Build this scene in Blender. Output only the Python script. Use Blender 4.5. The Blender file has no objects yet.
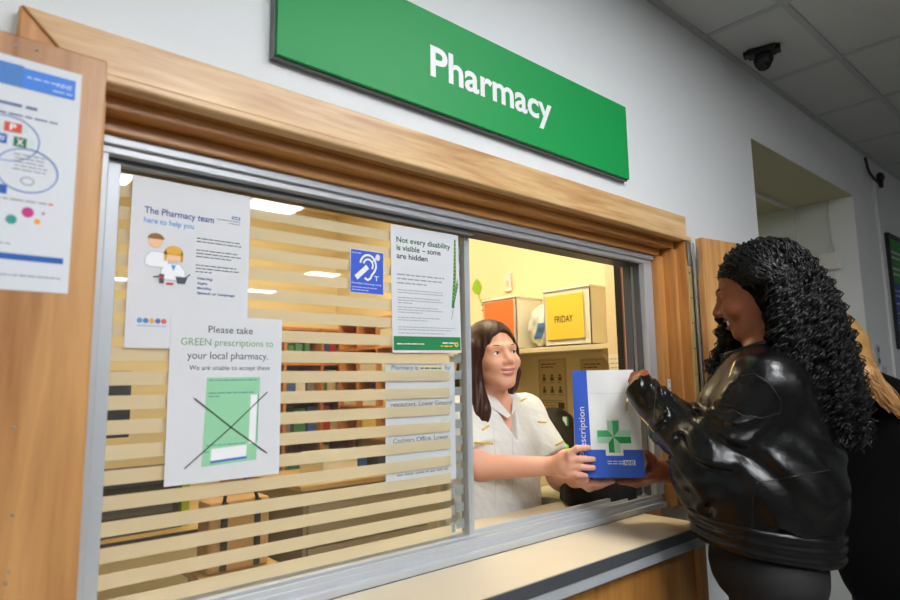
import bpy, math, random
import numpy as np
from mathutils import Vector, Matrix
random.seed(7); np.random.seed(7)
SC = bpy.context.scene
COL = SC.collection
H = 1.38                     # camera height above the floor; all build coordinates are relative to the camera height
# ---------------------------------------------------------------- camera
YAW, PITCH, ROLL, FPX = 0.719644525496515, 0.13019707166221006, -0.015229129639562218, 618.979
cF = np.array([math.sin(YAW)*math.cos(PITCH), math.cos(YAW)*math.cos(PITCH), math.sin(PITCH)])
_R = np.array([math.cos(YAW), -math.sin(YAW), 0.0]); _U = np.cross(_R, cF)
cR = math.cos(ROLL)*_R + math.sin(ROLL)*_U
cU = math.cos(ROLL)*_U - math.sin(ROLL)*_R
cam_data = bpy.data.cameras.new('camera'); cam = bpy.data.objects.new('camera', cam_data); COL.objects.link(cam)
cam_data.sensor_width = 36.0; cam_data.lens = FPX/900*36.0; cam_data.clip_start = 0.02
M = Matrix(((cR[0], cU[0], -cF[0], 0), (cR[1], cU[1], -cF[1], 0), (cR[2], cU[2], -cF[2], H), (0, 0, 0, 1)))
cam.matrix_world = M
cam_data.dof.use_dof = True; cam_data.dof.focus_distance = 1.78; cam_data.dof.aperture_fstop = 3.4
SC.camera = cam
def at(px, py, d):
    "the place (camera-relative height) at distance d along the view axis, measured on the photograph"
    return (cF*FPX + cR*(px-450) + cU*(300-py))/FPX*d

# ---------------------------------------------------------------- materials
def lin(c):
    return tuple(((x/255)/12.92 if x/255 <= .04045 else ((x/255+.055)/1.055)**2.4) for x in c)
MATS = {}
def mat(name, rgb, rough=.5, metal=0.0, var=.05, scale=18.0, bump=0.0, bscale=120.0, spec=.5, coat=0.0, sheen=0.0, sss=0.0, stretch=None):
    "plain procedural material: colour mottled by noise, optional fine bump"
    if name in MATS: return MATS[name]
    m = bpy.data.materials.new(name); m.use_nodes = True; MATS[name] = m
    nt = m.node_tree; N = nt.nodes; L = nt.links; bs = N['Principled BSDF']
    tc = N.new('ShaderNodeTexCoord'); src = tc.outputs['Object']
    if stretch:
        mp = N.new('ShaderNodeMapping'); mp.inputs['Scale'].default_value = stretch
        L.new(src, mp.inputs['Vector']); src = mp.outputs['Vector']
    nz = N.new('ShaderNodeTexNoise'); nz.inputs['Scale'].default_value = scale; nz.inputs['Detail'].default_value = 4
    L.new(src, nz.inputs['Vector'])
    c = lin(rgb); mx = N.new('ShaderNodeMix'); mx.data_type = 'RGBA'
    mx.inputs['A'].default_value = (*[x*(1-var) for x in c], 1); mx.inputs['B'].default_value = (*[min(1, x*(1+var)) for x in c], 1)
    L.new(nz.outputs['Fac'], mx.inputs['Factor']); L.new(mx.outputs['Result'], bs.inputs['Base Color'])
    bs.inputs['Roughness'].default_value = rough; bs.inputs['Metallic'].default_value = metal
    bs.inputs['Specular IOR Level'].default_value = spec
    bs.inputs['Coat Weight'].default_value = coat; bs.inputs['Sheen Weight'].default_value = sheen
    if sss:
        bs.inputs['Subsurface Weight'].default_value = sss; bs.inputs['Subsurface Radius'].default_value = (.012, .005, .003); bs.inputs['Subsurface Scale'].default_value = .5
    if bump:
        n2 = N.new('ShaderNodeTexNoise'); n2.inputs['Scale'].default_value = bscale; n2.inputs['Detail'].default_value = 3
        L.new(src, n2.inputs['Vector']); b = N.new('ShaderNodeBump'); b.inputs['Strength'].default_value = bump; b.inputs['Distance'].default_value = .004
        L.new(n2.outputs['Fac'], b.inputs['Height']); L.new(b.outputs['Normal'], bs.inputs['Normal'])
    return m
def wood(name, light, dark, axis='Z', rough=.42, fine=1.0, coat=.15):
    "pine: long streaks along the grain axis, bent by a slow noise"
    if name in MATS: return MATS[name]
    m = bpy.data.materials.new(name); m.use_nodes = True; MATS[name] = m
    nt = m.node_tree; N = nt.nodes; L = nt.links; bs = N['Principled BSDF']
    tc = N.new('ShaderNodeTexCoord'); mp = N.new('ShaderNodeMapping')
    s = {'X': (1.1, 14, 14), 'Y': (14, 1.1, 14), 'Z': (14, 14, 1.1)}[axis]
    mp.inputs['Scale'].default_value = [k*fine for k in s]; L.new(tc.outputs['Object'], mp.inputs['Vector'])
    n1 = N.new('ShaderNodeTexNoise'); n1.inputs['Scale'].default_value = 1.3; n1.inputs['Detail'].default_value = 5; n1.inputs['Distortion'].default_value = 1.2
    n2 = N.new('ShaderNodeTexNoise'); n2.inputs['Scale'].default_value = 6; n2.inputs['Detail'].default_value = 6; n2.inputs['Distortion'].default_value = .3
    L.new(mp.outputs['Vector'], n1.inputs['Vector']); L.new(mp.outputs['Vector'], n2.inputs['Vector'])
    ad = N.new('ShaderNodeMath'); ad.operation = 'MULTIPLY_ADD'; ad.inputs[1].default_value = .38; L.new(n2.outputs['Fac'], ad.inputs[0])
    m1 = N.new('ShaderNodeMath'); m1.operation = 'MULTIPLY'; m1.inputs[1].default_value = .72; L.new(n1.outputs['Fac'], m1.inputs[0]); L.new(m1.outputs[0], ad.inputs[2])
    rp = N.new('ShaderNodeValToRGB'); e = rp.color_ramp.elements
    e[0].position = .36; e[0].color = (*lin(dark), 1); e[1].position = .68; e[1].color = (*lin(light), 1)
    L.new(ad.outputs[0], rp.inputs['Fac']); L.new(rp.outputs['Color'], bs.inputs['Base Color'])
    bs.inputs['Roughness'].default_value = rough; bs.inputs['Coat Weight'].default_value = coat; bs.inputs['Coat Roughness'].default_value = .25
    b = N.new('ShaderNodeBump'); b.inputs['Strength'].default_value = .12; b.inputs['Distance'].default_value = .002
    L.new(n2.outputs['Fac'], b.inputs['Height']); L.new(b.outputs['Normal'], bs.inputs['Normal'])
    return m
def glass(name, tint=(1, 1, 1), k=1.0):
    if name in MATS: return MATS[name]
    m = bpy.data.materials.new(name); m.use_nodes = True; MATS[name] = m
    nt = m.node_tree; N = nt.nodes; L = nt.links; N.remove(N['Principled BSDF'])
    t = N.new('ShaderNodeBsdfTransparent'); t.inputs['Color'].default_value = (*tint, 1)
    g = N.new('ShaderNodeBsdfGlossy'); g.inputs['Roughness'].default_value = .0
    nz = N.new('ShaderNodeTexNoise'); nz.inputs['Scale'].default_value = 2.0
    lw = N.new('ShaderNodeLayerWeight'); lw.inputs['Blend'].default_value = .5
    pw = N.new('ShaderNodeMath'); pw.operation = 'POWER'; pw.inputs[1].default_value = 5; L.new(lw.outputs['Facing'], pw.inputs[0])
    ml = N.new('ShaderNodeMath'); ml.operation = 'MULTIPLY_ADD'; ml.inputs[1].default_value = .9; ml.inputs[2].default_value = .045*k; L.new(pw.outputs[0], ml.inputs[0])
    mx = N.new('ShaderNodeMixShader'); L.new(ml.outputs[0], mx.inputs['Fac']); L.new(t.outputs[0], mx.inputs[1]); L.new(g.outputs[0], mx.inputs[2])
    L.new(mx.outputs[0], N['Material Output'].inputs['Surface'])
    return m
def film(name, rgb, clear=.12, trans=.5):
    "frosted film: lets soft light through, hides shapes"
    if name in MATS: return MATS[name]
    m = bpy.data.materials.new(name); m.use_nodes = True; MATS[name] = m
    nt = m.node_tree; N = nt.nodes; L = nt.links; N.remove(N['Principled BSDF'])
    c = (*lin(rgb), 1)
    d = N.new('ShaderNodeBsdfDiffuse'); d.inputs['Color'].default_value = c
    tr = N.new('ShaderNodeBsdfTranslucent'); tr.inputs['Color'].default_value = c
    tp = N.new('ShaderNodeBsdfTransparent')
    nz = N.new('ShaderNodeTexNoise'); nz.inputs['Scale'].default_value = 6
    m1 = N.new('ShaderNodeMixShader'); m1.inputs['Fac'].default_value = trans; L.new(d.outputs[0], m1.inputs[1]); L.new(tr.outputs[0], m1.inputs[2])
    mr = N.new('ShaderNodeMapRange'); mr.inputs['To Min'].default_value = clear*.8; mr.inputs['To Max'].default_value = clear*1.2; L.new(nz.outputs['Fac'], mr.inputs['Value'])
    m2 = N.new('ShaderNodeMixShader'); L.new(mr.outputs[0], m2.inputs['Fac']); L.new(m1.outputs[0], m2.inputs[1]); L.new(tp.outputs[0], m2.inputs[2])
    L.new(m2.outputs[0], N['Material Output'].inputs['Surface'])
    return m
def emit(name, rgb, strength):
    if name in MATS: return MATS[name]
    m = bpy.data.materials.new(name); m.use_nodes = True; MATS[name] = m
    nt = m.node_tree; N = nt.nodes; L = nt.links; N.remove(N['Principled BSDF'])
    e = N.new('ShaderNodeEmission'); e.inputs['Color'].default_value = (*lin(rgb), 1); e.inputs['Strength'].default_value = strength
    L.new(e.outputs[0], N['Material Output'].inputs['Surface'])
    return m

# ---------------------------------------------------------------- objects
ORG = {}
def tag(o, label=None, cat=None, group=None, kind=None):
    if label: o['label'] = label
    if cat: o['category'] = cat
    if group: o['group'] = group
    if kind: o['kind'] = kind
    return o
def thing(name, loc, label, cat, group=None, kind=None):
    o = bpy.data.objects.new(name, None); o.empty_display_size = .05; COL.objects.link(o)
    o.location = (loc[0], loc[1], loc[2]+H); ORG[o.name] = np.array(loc, float)
    return tag(o, label, cat, group, kind)
def mesh_obj(name, V, Fc, mats, parent=None, loc=None, smooth=False, fm=None, bevel=0.0, seg=2):
    V = np.asarray(V, float).reshape(-1, 3)
    if parent is not None: org = ORG[parent.name]
    elif loc is not None: org = np.array(loc, float)
    else: org = np.array([(V[:, 0].min()+V[:, 0].max())/2, (V[:, 1].min()+V[:, 1].max())/2, V[:, 2].min()])
    me = bpy.data.meshes.new(name); me.from_pydata((V-org).tolist(), [], [list(map(int, f)) for f in Fc])
    if not isinstance(mats, (list, tuple)): mats = [mats]
    for m in mats: me.materials.append(m)
    if fm is not None: me.polygons.foreach_set('material_index', np.asarray(fm, np.int32))
    if smooth: me.polygons.foreach_set('use_smooth', np.ones(len(me.polygons), bool))
    me.validate(); me.update()
    o = bpy.data.objects.new(name, me); COL.objects.link(o); ORG[o.name] = org
    if parent is not None: o.parent = parent
    else: o.location = (org[0], org[1], org[2]+H)
    if bevel:
        b = o.modifiers.new('bevel', 'BEVEL'); b.width = bevel; b.segments = seg; b.limit_method = 'ANGLE'; b.angle_limit = .7
    return o
class B:
    "collects shapes for ONE mesh object"
    def __init__(s): s.V = []; s.F = []; s.n = 0
    def add(s, v, f):
        v = np.asarray(v, float).reshape(-1, 3); s.V.append(v); s.F += [tuple(i+s.n for i in q) for q in f]; s.n += len(v); return s
    def box(s, x0, x1, y0, y1, z0, z1, rz=0, c=None):
        v = np.array([(x, y, z) for x in (x0, x1) for y in (y0, y1) for z in (z0, z1)], float)
        if rz:
            c = np.array(c if c is not None else ((x0+x1)/2, (y0+y1)/2)); d = v[:, :2]-c
            v[:, :2] = c + d @ np.array([[math.cos(rz), math.sin(rz)], [-math.sin(rz), math.cos(rz)]])
        return s.add(v, [(0, 1, 3, 2), (4, 6, 7, 5), (0, 4, 5, 1), (2, 3, 7, 6), (0, 2, 6, 4), (1, 5, 7, 3)])
    def obox(s, o, u, v, w, a, b, c):
        "box at corner o with edge vectors u*a, v*b, w*c"
        o, u, v, w = [np.asarray(k, float) for k in (o, u, v, w)]
        p = [o+u*a*i+v*b*j+w*c*k for i in (0, 1) for j in (0, 1) for k in (0, 1)]
        return s.add(p, [(0, 1, 3, 2), (4, 6, 7, 5), (0, 4, 5, 1), (2, 3, 7, 6), (0, 2, 6, 4), (1, 5, 7, 3)])
    def tube(s, path, r, n=10, cap=True):
        P = np.asarray(path, float); m = len(P); r = np.broadcast_to(np.asarray(r, float), (m,))
        T = np.gradient(P, axis=0); T /= np.linalg.norm(T, axis=1)[:, None]+1e-12
        a = np.array([0, 0, 1.0]) if abs(T[0][2]) < .9 else np.array([1.0, 0, 0])
        V = []; u = np.cross(T[0], a); u /= np.linalg.norm(u)
        for i in range(m):
            u = u - T[i]*(u@T[i]); u /= np.linalg.norm(u)+1e-12; w = np.cross(T[i], u)
            for k in range(n):
                th = 2*math.pi*k/n; V.append(P[i]+r[i]*(math.cos(th)*u+math.sin(th)*w))
        F = [(i*n+k, i*n+(k+1) % n, (i+1)*n+(k+1) % n, (i+1)*n+k) for i in range(m-1) for k in range(n)]
        if cap: F += [tuple(range(n-1, -1, -1)), tuple(range((m-1)*n, m*n))]
        return s.add(V, F)
    def ball(s, c, r, n=12, m=8, Rm=None):
        r = np.broadcast_to(np.asarray(r, float), (3,)); V = []; 
        for i in range(m+1):
            ph = math.pi*i/m
            for k in range(n):
                th = 2*math.pi*k/n; V.append((math.sin(ph)*math.cos(th)*r[0], math.sin(ph)*math.sin(th)*r[1], math.cos(ph)*r[2]))
        V = np.array(V)
        if Rm is not None: V = V @ np.asarray(Rm).T
        return s.add(V+np.asarray(c), [(i*n+k, (i+1)*n+k, (i+1)*n+(k+1) % n, i*n+(k+1) % n) for i in range(m) for k in range(n)])
    def prism(s, pts, o, u, v, w, depth):
        "polygon (a,b) in plane o+u*a+v*b pushed along w"
        o, u, v, w = [np.asarray(k, float) for k in (o, u, v, w)]; n = len(pts)
        P = [o+u*a+v*b for a, b in pts]
        return s.add(P+[p+w*depth for p in P], [tuple(range(n))[::-1], tuple(range(n, 2*n))]+[(i, (i+1) % n, n+(i+1) % n, n+i) for i in range(n)])
    def done(s, name, m, parent=None, **k):
        return mesh_obj(name, np.concatenate(s.V), s.F, m, parent, **k)

# ---------------------------------------------------------------- flat print (ink on sheets and signs)
def txt(s, size, x, y, align='LEFT', bold=0.0, slant=0.0, sx=1.0, space=1.0):
    "letters as flat shapes; x to the right, y DOWN to the baseline"
    cu = bpy.data.curves.new('t', 'FONT'); cu.body = s; cu.size = size; cu.align_x = align; cu.offset = bold*size; cu.shear = slant; cu.resolution_u = 4; cu.space_character = space
    o = bpy.data.objects.new('t', cu); COL.objects.link(o)
    me = bpy.data.meshes.new_from_object(o.evaluated_get(bpy.context.evaluated_depsgraph_get()))
    v = [(x+p.co.x*sx, y-p.co.y) for p in me.vertices]; f = [tuple(q.vertices) for q in me.polygons]
    bpy.data.objects.remove(o); bpy.data.curves.remove(cu); bpy.data.meshes.remove(me)
    return (v, f)
def rect(x0, y0, x1, y1): return ([(x0, y0), (x1, y0), (x1, y1), (x0, y1)], [(0, 1, 2, 3)])
def pgon(pts): return (list(pts), [tuple(range(len(pts)))])
def oval(x, y, a, b=None, n=24, t0=0, t1=360):
    b = b or a
    return pgon([(x+a*math.cos(math.radians(t0+(t1-t0)*k/n)), y+b*math.sin(math.radians(t0+(t1-t0)*k/n))) for k in range(n if t1-t0 == 360 else n+1)])
def stroke(pts, w, closed=False):
    P = [np.array(p, float) for p in pts]; n = len(P); V = []; F = []
    for i in range(n):
        a = P[i-1] if (i > 0 or closed) else P[i]; b = P[(i+1) % n] if (i < n-1 or closed) else P[i]
        t = b-a; t /= np.linalg.norm(t)+1e-12; q = np.array([-t[1], t[0]])*w/2; V += [tuple(P[i]+q), tuple(P[i]-q)]
    for i in range(n if closed else n-1):
        j = (i+1) % n; F.append((2*i, 2*i+1, 2*j+1, 2*j))
    return (V, F)
def ring(x, y, a, b, w, n=40): return stroke([(x+a*math.cos(2*math.pi*k/n), y+b*math.sin(2*math.pi*k/n)) for k in range(n)], w, True)
def greek(x0, x1, y, h, seed=0, full=1.0):
    "a row of small print too fine to read: word-length dashes"
    r = random.Random(seed*77+int(y*9999)); out = []; x = x0; end = x0+(x1-x0)*full
    while x < end-h:
        w = min(h*r.uniform(1.2, 4.2), end-x); out.append(rect(x, y-h*.36, x+w, y+h*.2)); x += w+h*.55
    return out
class Sheet:
    "a flat printed thing: o = top left corner, u = to its right, v = up, n = out of the face"
    def __init__(s, root, o, u, n, v=(0, 0, 1)):
        s.root = root; s.o, s.u, s.n, s.v = [np.asarray(k, float) for k in (o, u, n, v)]
    def pr(s, name, m, shapes, lift=.0006, label=None):
        b = B()
        for V, F in shapes:
            b.add([s.o+s.u*x-s.v*y+s.n*lift for x, y in V], F)
        o = b.done(name, m, s.root)
        if label: o['label'] = label
        return o
def sheet(name, label, cat, tl, u, n, w, h, m, v=(0, 0, 1), thick=.0007, group=None, curl=0.0, parent=None):
    u, n, v, tl = [np.asarray(k, float) for k in (u, n, v, tl)]
    K = 6; V = []; F = []
    for s_ in (0, 1):
        for i in range(K+1):
            for j in range(K+1):
                a, b_ = i/K, j/K
                V.append(tl+u*w*a-v*h*b_-n*thick*s_)
    S = (K+1)**2; I = lambda i, j, s_: s_*S+i*(K+1)+j
    for i in range(K):
        for j in range(K):
            F += [(I(i, j, 0), I(i+1, j, 0), I(i+1, j+1, 0), I(i, j+1, 0)), (I(i, j, 1), I(i, j+1, 1), I(i+1, j+1, 1), I(i+1, j, 1))]
    for i in range(K):
        F += [(I(i, 0, 0), I(i, 0, 1), I(i+1, 0, 1), I(i+1, 0, 0)), (I(i, K, 0), I(i+1, K, 0), I(i+1, K, 1), I(i, K, 1)), (I(0, i, 0), I(0, i+1, 0), I(0, i+1, 1), I(0, i, 1)), (I(K, i, 0), I(K, i, 1), I(K, i+1, 1), I(K, i+1, 0))]
    root = mesh_obj(name, V, F, m, parent, loc=tl+u*w/2-v*h)
    if parent is None: tag(root, label, cat, group)
    return Sheet(root, tl, u, n, v)
def dup(o, parent=None):
    c = o.copy(); COL.objects.link(c); ORG[c.name] = ORG.get(o.name)
    if parent is not None: c.parent = parent
    for ch in o.children: dup(ch, c)
    return c

# ---------------------------------------------------------------- implicit surfaces for bodies and cloth
def surfnet(D, lo, h):
    S = D < 0
    c = np.zeros(tuple(np.array(D.shape)-1), np.int8)
    CO = [(i, j, k) for i in (0, 1) for j in (0, 1) for k in (0, 1)]
    nx, ny, nz = c.shape
    for i, j, k in CO: c += S[i:i+nx, j:j+ny, k:k+nz]
    mixed = (c > 0) & (c < 8); ii = np.argwhere(mixed); idx = -np.ones(c.shape, np.int64); idx[mixed] = np.arange(len(ii))
    acc = np.zeros((len(ii), 3)); cnt = np.zeros(len(ii))
    for a in CO:
        for ax in range(3):
            if a[ax]: continue
            b = list(a); b[ax] = 1
            da = D[ii[:, 0]+a[0], ii[:, 1]+a[1], ii[:, 2]+a[2]]; db = D[ii[:, 0]+b[0], ii[:, 1]+b[1], ii[:, 2]+b[2]]
            x = (da < 0) != (db < 0); t = np.where(x, da/np.where(x, da-db, 1), 0)
            p = np.tile(np.array(a, float), (len(ii), 1)); p[:, ax] += t
            acc += p*x[:, None]; cnt += x
    V = (ii+acc/np.maximum(cnt, 1)[:, None])*h+np.asarray(lo)
    Fs = []
    for ax in range(3):
        s0 = [slice(None)]*3; s1 = [slice(None)]*3; s0[ax] = slice(0, -1); s1[ax] = slice(1, None)
        e = np.argwhere(S[tuple(s0)] != S[tuple(s1)]); o1, o2 = [(1, 2), (2, 0), (0, 1)][ax]
        e = e[(e[:, o1] > 0) & (e[:, o2] > 0) & (e[:, o1] < c.shape[o1]) & (e[:, o2] < c.shape[o2])]
        ins = S[e[:, 0], e[:, 1], e[:, 2]]
        def g(d1, d2):
            q = e.copy(); q[:, o1] += d1; q[:, o2] += d2; return idx[q[:, 0], q[:, 1], q[:, 2]]
        Q = np.stack([g(-1, -1), g(0, -1), g(0, 0), g(-1, 0)], 1)
        Q[~ins] = Q[~ins][:, ::-1]; Fs.append(Q)
    return V, np.concatenate(Fs)
def sdf_mesh(f, lo, hi, h, blk=8, slack=1.9):
    lo = np.asarray(lo, float); hi = np.asarray(hi, float)
    nb = np.ceil((hi-lo)/(h*blk)).astype(int); n = nb*blk
    D = np.ones(n, np.float32)
    g = np.stack(np.meshgrid(*[np.arange(k) for k in nb], indexing='ij'), -1).reshape(-1, 3)
    cen = lo+(g*blk+(blk-1)/2)*h; dc = f(cen)
    act = np.abs(dc) < blk*h*.87*slack
    for b in g[(~act) & (dc < 0)]: D[b[0]*blk:(b[0]+1)*blk, b[1]*blk:(b[1]+1)*blk, b[2]*blk:(b[2]+1)*blk] = -1
    ga = g[act]; off = np.stack(np.meshgrid(*[np.arange(blk)]*3, indexing='ij'), -1).reshape(-1, 3)
    for st in range(0, len(ga), 400):
        gg = ga[st:st+400]; I = (gg[:, None, :]*blk+off[None]).reshape(-1, 3)
        D[I[:, 0], I[:, 1], I[:, 2]] = f(lo+I*h)
    return surfnet(D, lo, h)
def cap(p, a, b, ra, rb):
    a = np.asarray(a, float); b = np.asarray(b, float); ab = b-a
    t = np.clip((p-a)@ab/(ab@ab), 0, 1); return np.linalg.norm(p-a-t[:, None]*ab, axis=1)-(ra+(rb-ra)*t)
def ell(p, c, r, Rm=None):
    q = p-np.asarray(c, float)
    if Rm is not None: q = q@np.asarray(Rm)
    r = np.asarray(r, float); k0 = np.linalg.norm(q/r, axis=1); k1 = np.linalg.norm(q/(r*r), axis=1)
    return np.where(k1 > 1e-9, k0*(k0-1)/np.maximum(k1, 1e-9), -r.min())
def smin(a, b, k):
    h = np.clip(.5+.5*(b-a)/k, 0, 1); return b+(a-b)*h-k*h*(1-h)
def smax(a, b, k): return -smin(-a, -b, k)
def chain(p, pts, rs, k=.02):
    d = None
    for i in range(len(pts)-1):
        e = cap(p, pts[i], pts[i+1], rs[i], rs[i+1]); d = e if d is None else smin(d, e, k)
    return d
def sm_noise(p, s, seed=0):
    "cheap smooth pseudo-noise in -1..1"
    r = np.random.RandomState(seed); o = 0
    for k in range(4):
        w = r.normal(size=3)*s*(1+.5*k); o = o+np.sin(p@w+r.uniform(0, 6)+1.3*np.sin(p@(r.normal(size=3)*s*.7)))
    return o/4
LAMPS = [(-5, 2), (-3, 2), (-2, 1), (-3, 3), (-1, 4), (-5, 4), (-3, 4), (-1, 8), (2, 8), (-1, 11), (2, 11), (-5, 8)]
OFFICE_LAMPS = [(1.6, 1.75), (1.6, 3.1)]
OFFICE_E = 8.0
EXPO = 1.66
# ================================================================ materials of the room
wall_white = mat('wall_paint', (226, 229, 230), .6, var=.015, scale=3, bump=.05, bscale=260)
wall_cream = mat('office_wall_paint', (240, 226, 184), .6, var=.02, scale=3)
wall_grey = mat('corridor_paint', (210, 215, 213), .6, var=.02, scale=3)
soffit_paint = mat('corridor_ceiling_paint', (196, 193, 160), .7, var=.02, scale=3)
floor_lino = mat('floor_vinyl', (112, 108, 102), .35, var=.12, scale=40)
tile_m = mat('ceiling_tile', (196, 200, 198), .85, var=.03, scale=60, bump=.25, bscale=300)
bar_m = mat('ceiling_bar', (172, 178, 178), .4, var=.02)
pine_x = wood('pine_along_x', (232, 198, 146), (182, 130, 76), 'X', .4)
pine_xd = wood('pine_lining_along_x', (206, 150, 82), (168, 106, 46), 'X', .4)
pine_z = wood('pine_upright', (214, 156, 88), (178, 114, 54), 'Z', .4)
pine_door = wood('pine_shutter_board', (204, 152, 94), (146, 88, 40), 'Z', .4, .7)
pine_panel = wood('counter_front_veneer', (196, 140, 72), (160, 104, 48), 'Z', .4, .6)
alu = mat('satin_aluminium', (192, 197, 202), .42, .3, var=.03, scale=8, stretch=(1, 20, 20))
alu_d = mat('window_channel', (92, 98, 106), .45, .5, var=.05)
steel = mat('steel_hinge', (168, 168, 164), .38, .9, var=.1, scale=30)
gap_shade = mat('painted_gap_shade', (24, 24, 25), .6, var=.05)
laminate = mat('cream_laminate', (208, 195, 172), .38, var=.03, scale=14)
edge_dark = mat('counter_edge_strip', (108, 112, 116), .3, .55, var=.05)
glass_m = glass('window_glass', (.985, .99, .985), 1.0)
frost_m = film('frosted_band', (250, 238, 208), .2, .4)
paper = mat('white_paper', (218, 221, 225), .55, var=.01, scale=5)
white_pl = mat('white_plastic', (226, 226, 222), .4, var=.02)
conduit_m = mat('conduit_white', (214, 216, 212), .45, var=.02)

def struct(b, name, m, parent=None, **k):
    o = b.done(name, m, parent, **k)
    if parent is None: o['kind'] = 'structure'
    return o
# ---------------------------------------------------------------- shell
CZ = 1.31; FZ = -1.38; WY = 1.045
XL, XR, YB = -3.2, 8.0, -7.2
struct(B().box(XL, XR, YB, 6.4, FZ-.1, FZ), 'floor', floor_lino)
b = B(); nf = 0
b.box(XL, XR, YB, WY, CZ, CZ+.08); fm = [0]*6
gx = [2.24+.58*k for k in range(-9, 10) if XL < 2.24+.58*k < XR]; gy = [.745-.58*k for k in range(0, 14) if .745-.58*k > YB]
for x in gx: b.box(x-.012, x+.012, YB, WY, CZ-.004, CZ+.001); fm += [1]*6
for y in gy: b.box(XL, XR, y-.012, y+.012, CZ-.0045, CZ+.001); fm += [1]*6
b.box(XL, XR, WY-.024, WY, CZ-.006, CZ+.001); fm += [1]*6
struct(b, 'ceiling', [tile_m, bar_m], fm=fm)
# front wall with the hatch opening and the corridor opening
hx0, hx1, hz0, hz1 = .185, 1.96, -.50, .47
ax0, ax1, az = 2.625, 3.945, 1.005
b = B()
T = WY+.125
b.box(XL, hx0, WY, T, FZ, CZ).box(hx0, hx1, WY, T, FZ, hz0).box(hx0, hx1, WY, T, hz1, CZ).box(hx1, ax0, WY, T, FZ, CZ)
b.box(ax0, ax1, WY, T, az, CZ).box(ax1, XR, WY, T, FZ, CZ)
struct(b, 'wall_front', wall_white)
struct(B().box(XL-.1, XL, YB, WY, FZ, CZ), 'wall_left', wall_white)
struct(B().box(XR, XR+.1, YB, WY, FZ, CZ), 'wall_right', wall_white)
struct(B().box(XL-.1, XR+.1, YB-.1, YB, FZ, CZ), 'wall_back', wall_white)
# office behind the hatch
OX0, OX1, OY = -1.0, 2.5, 4.2
struct(B().box(OX1, 2.62, T, 6.4, FZ, CZ), 'wall_office_right', wall_cream)
struct(B().box(OX0-.1, OX0, T, OY, FZ, CZ), 'wall_office_left', wall_cream)
struct(B().box(OX0-.1, OX1, OY, OY+.1, FZ, CZ), 'wall_office_back', wall_cream)
struct(B().box(OX0-.1, OX1, T, OY+.1, CZ, CZ+.08), 'ceiling_office', mat('office_ceiling', (238, 234, 220), .8, var=.02))
# corridor
struct(B().box(ax1, ax1+.1, T, 6.4, FZ, CZ), 'wall_corridor_right', wall_grey)
struct(B().box(2.62, ax1+.1, 6.3, 6.4, FZ, CZ), 'wall_corridor_back', wall_grey)
struct(B().box(2.6255, ax1-.0005, WY+.001, 6.3, az-.004, az-.0002), 'ceiling_corridor', soffit_paint)
struct(B().box(ax1, XR, WY-.012, WY, FZ, FZ+.1), 'baseboard_front', mat('skirting', (180, 182, 180), .5))

# ---------------------------------------------------------------- timber around the hatch
struct(B().prism([(.0855, .547), (1.977, .547), (1.977, .4767), (.1555, .4767)], (0, 1.022, 0), (1, 0, 0), (0, 0, 1), (0, 1, 0), WY-1.022), 'trim_1', pine_x, bevel=.003)
struct(B().box(.155, 1.990, 1.012, WY, .460, .4765), 'trim_2', pine_x, bevel=.004)
struct(B().prism([(.084, .5455), (.1535, .476), (.1535, -.414), (.084, -.414)], (0, 1.021, 0), (1, 0, 0), (0, 0, 1), (0, 1, 0), WY-1.021), 'trim_3', pine_z, bevel=.003)
struct(B().box(1.955, 1.98, 1.02, WY+.02, -.415, .460), 'trim_4', pine_z, bevel=.003)
b = B(); b.box(.19, 1.955, WY-.004, 1.185, .4585, .469); struct(b, 'trim_5', pine_xd)
b = B(); b.box(.19, 1.945, 1.055, 1.185, .438, .459); struct(b, 'trim_6', pine_xd, bevel=.003)
b = B(); b.box(.19, 1.915, 1.092, 1.185, .414, .4385); struct(b, 'trim_7', pine_xd, bevel=.003)
struct(B().box(1.936, 1.956, 1.053, 1.185, -.415, .438), 'trim_8', pine_z, bevel=.003)
struct(B().box(1.893, 1.937, 1.092, 1.185, -.415, .414), 'trim_9', pine_z, bevel=.003)
struct(B().box(.156, .203, 1.03, 1.185, -.415, .438), 'trim_10', pine_z, bevel=.003)

# ---------------------------------------------------------------- sliding window
win = thing('window_1', (1.05, 1.15, -.415), None, None, kind='structure')
b = B()
b.box(.203, 1.893, 1.112, 1.20, .384, .414)          # head
b.box(.203, 1.893, 1.104, 1.125, .398, .414)
b.box(.203, .228, 1.112, 1.20, -.415, .384)          # left jamb
b.box(1.845, 1.893, 1.112, 1.20, -.374, .384)        # right jamb
b.box(.203, 1.893, 1.118, 1.20, -.415, -.385)        # sill
b.box(.203, 1.893, 1.106, 1.124, -.415, -.398)
b.box(.203, 1.893, 1.122, 1.128, -.388, -.374); b.box(.203, 1.893, 1.156, 1.160, -.388, -.376); b.box(.203, 1.893, 1.19, 1.2, -.388, -.374)
b.done('frame', alu, win, bevel=.002)
b = B(); b.box(.228, .2295, 1.13, 1.19, -.374, .384); b.box(1.838, 1.845, 1.132, 1.152, -.374, .384); b.box(1.838, 1.845, 1.166, 1.192, -.374, .384)
b.box(.23, 1.845, 1.13, 1.19, .380, .384)
b.done('channel', alu_d, win)
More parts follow.
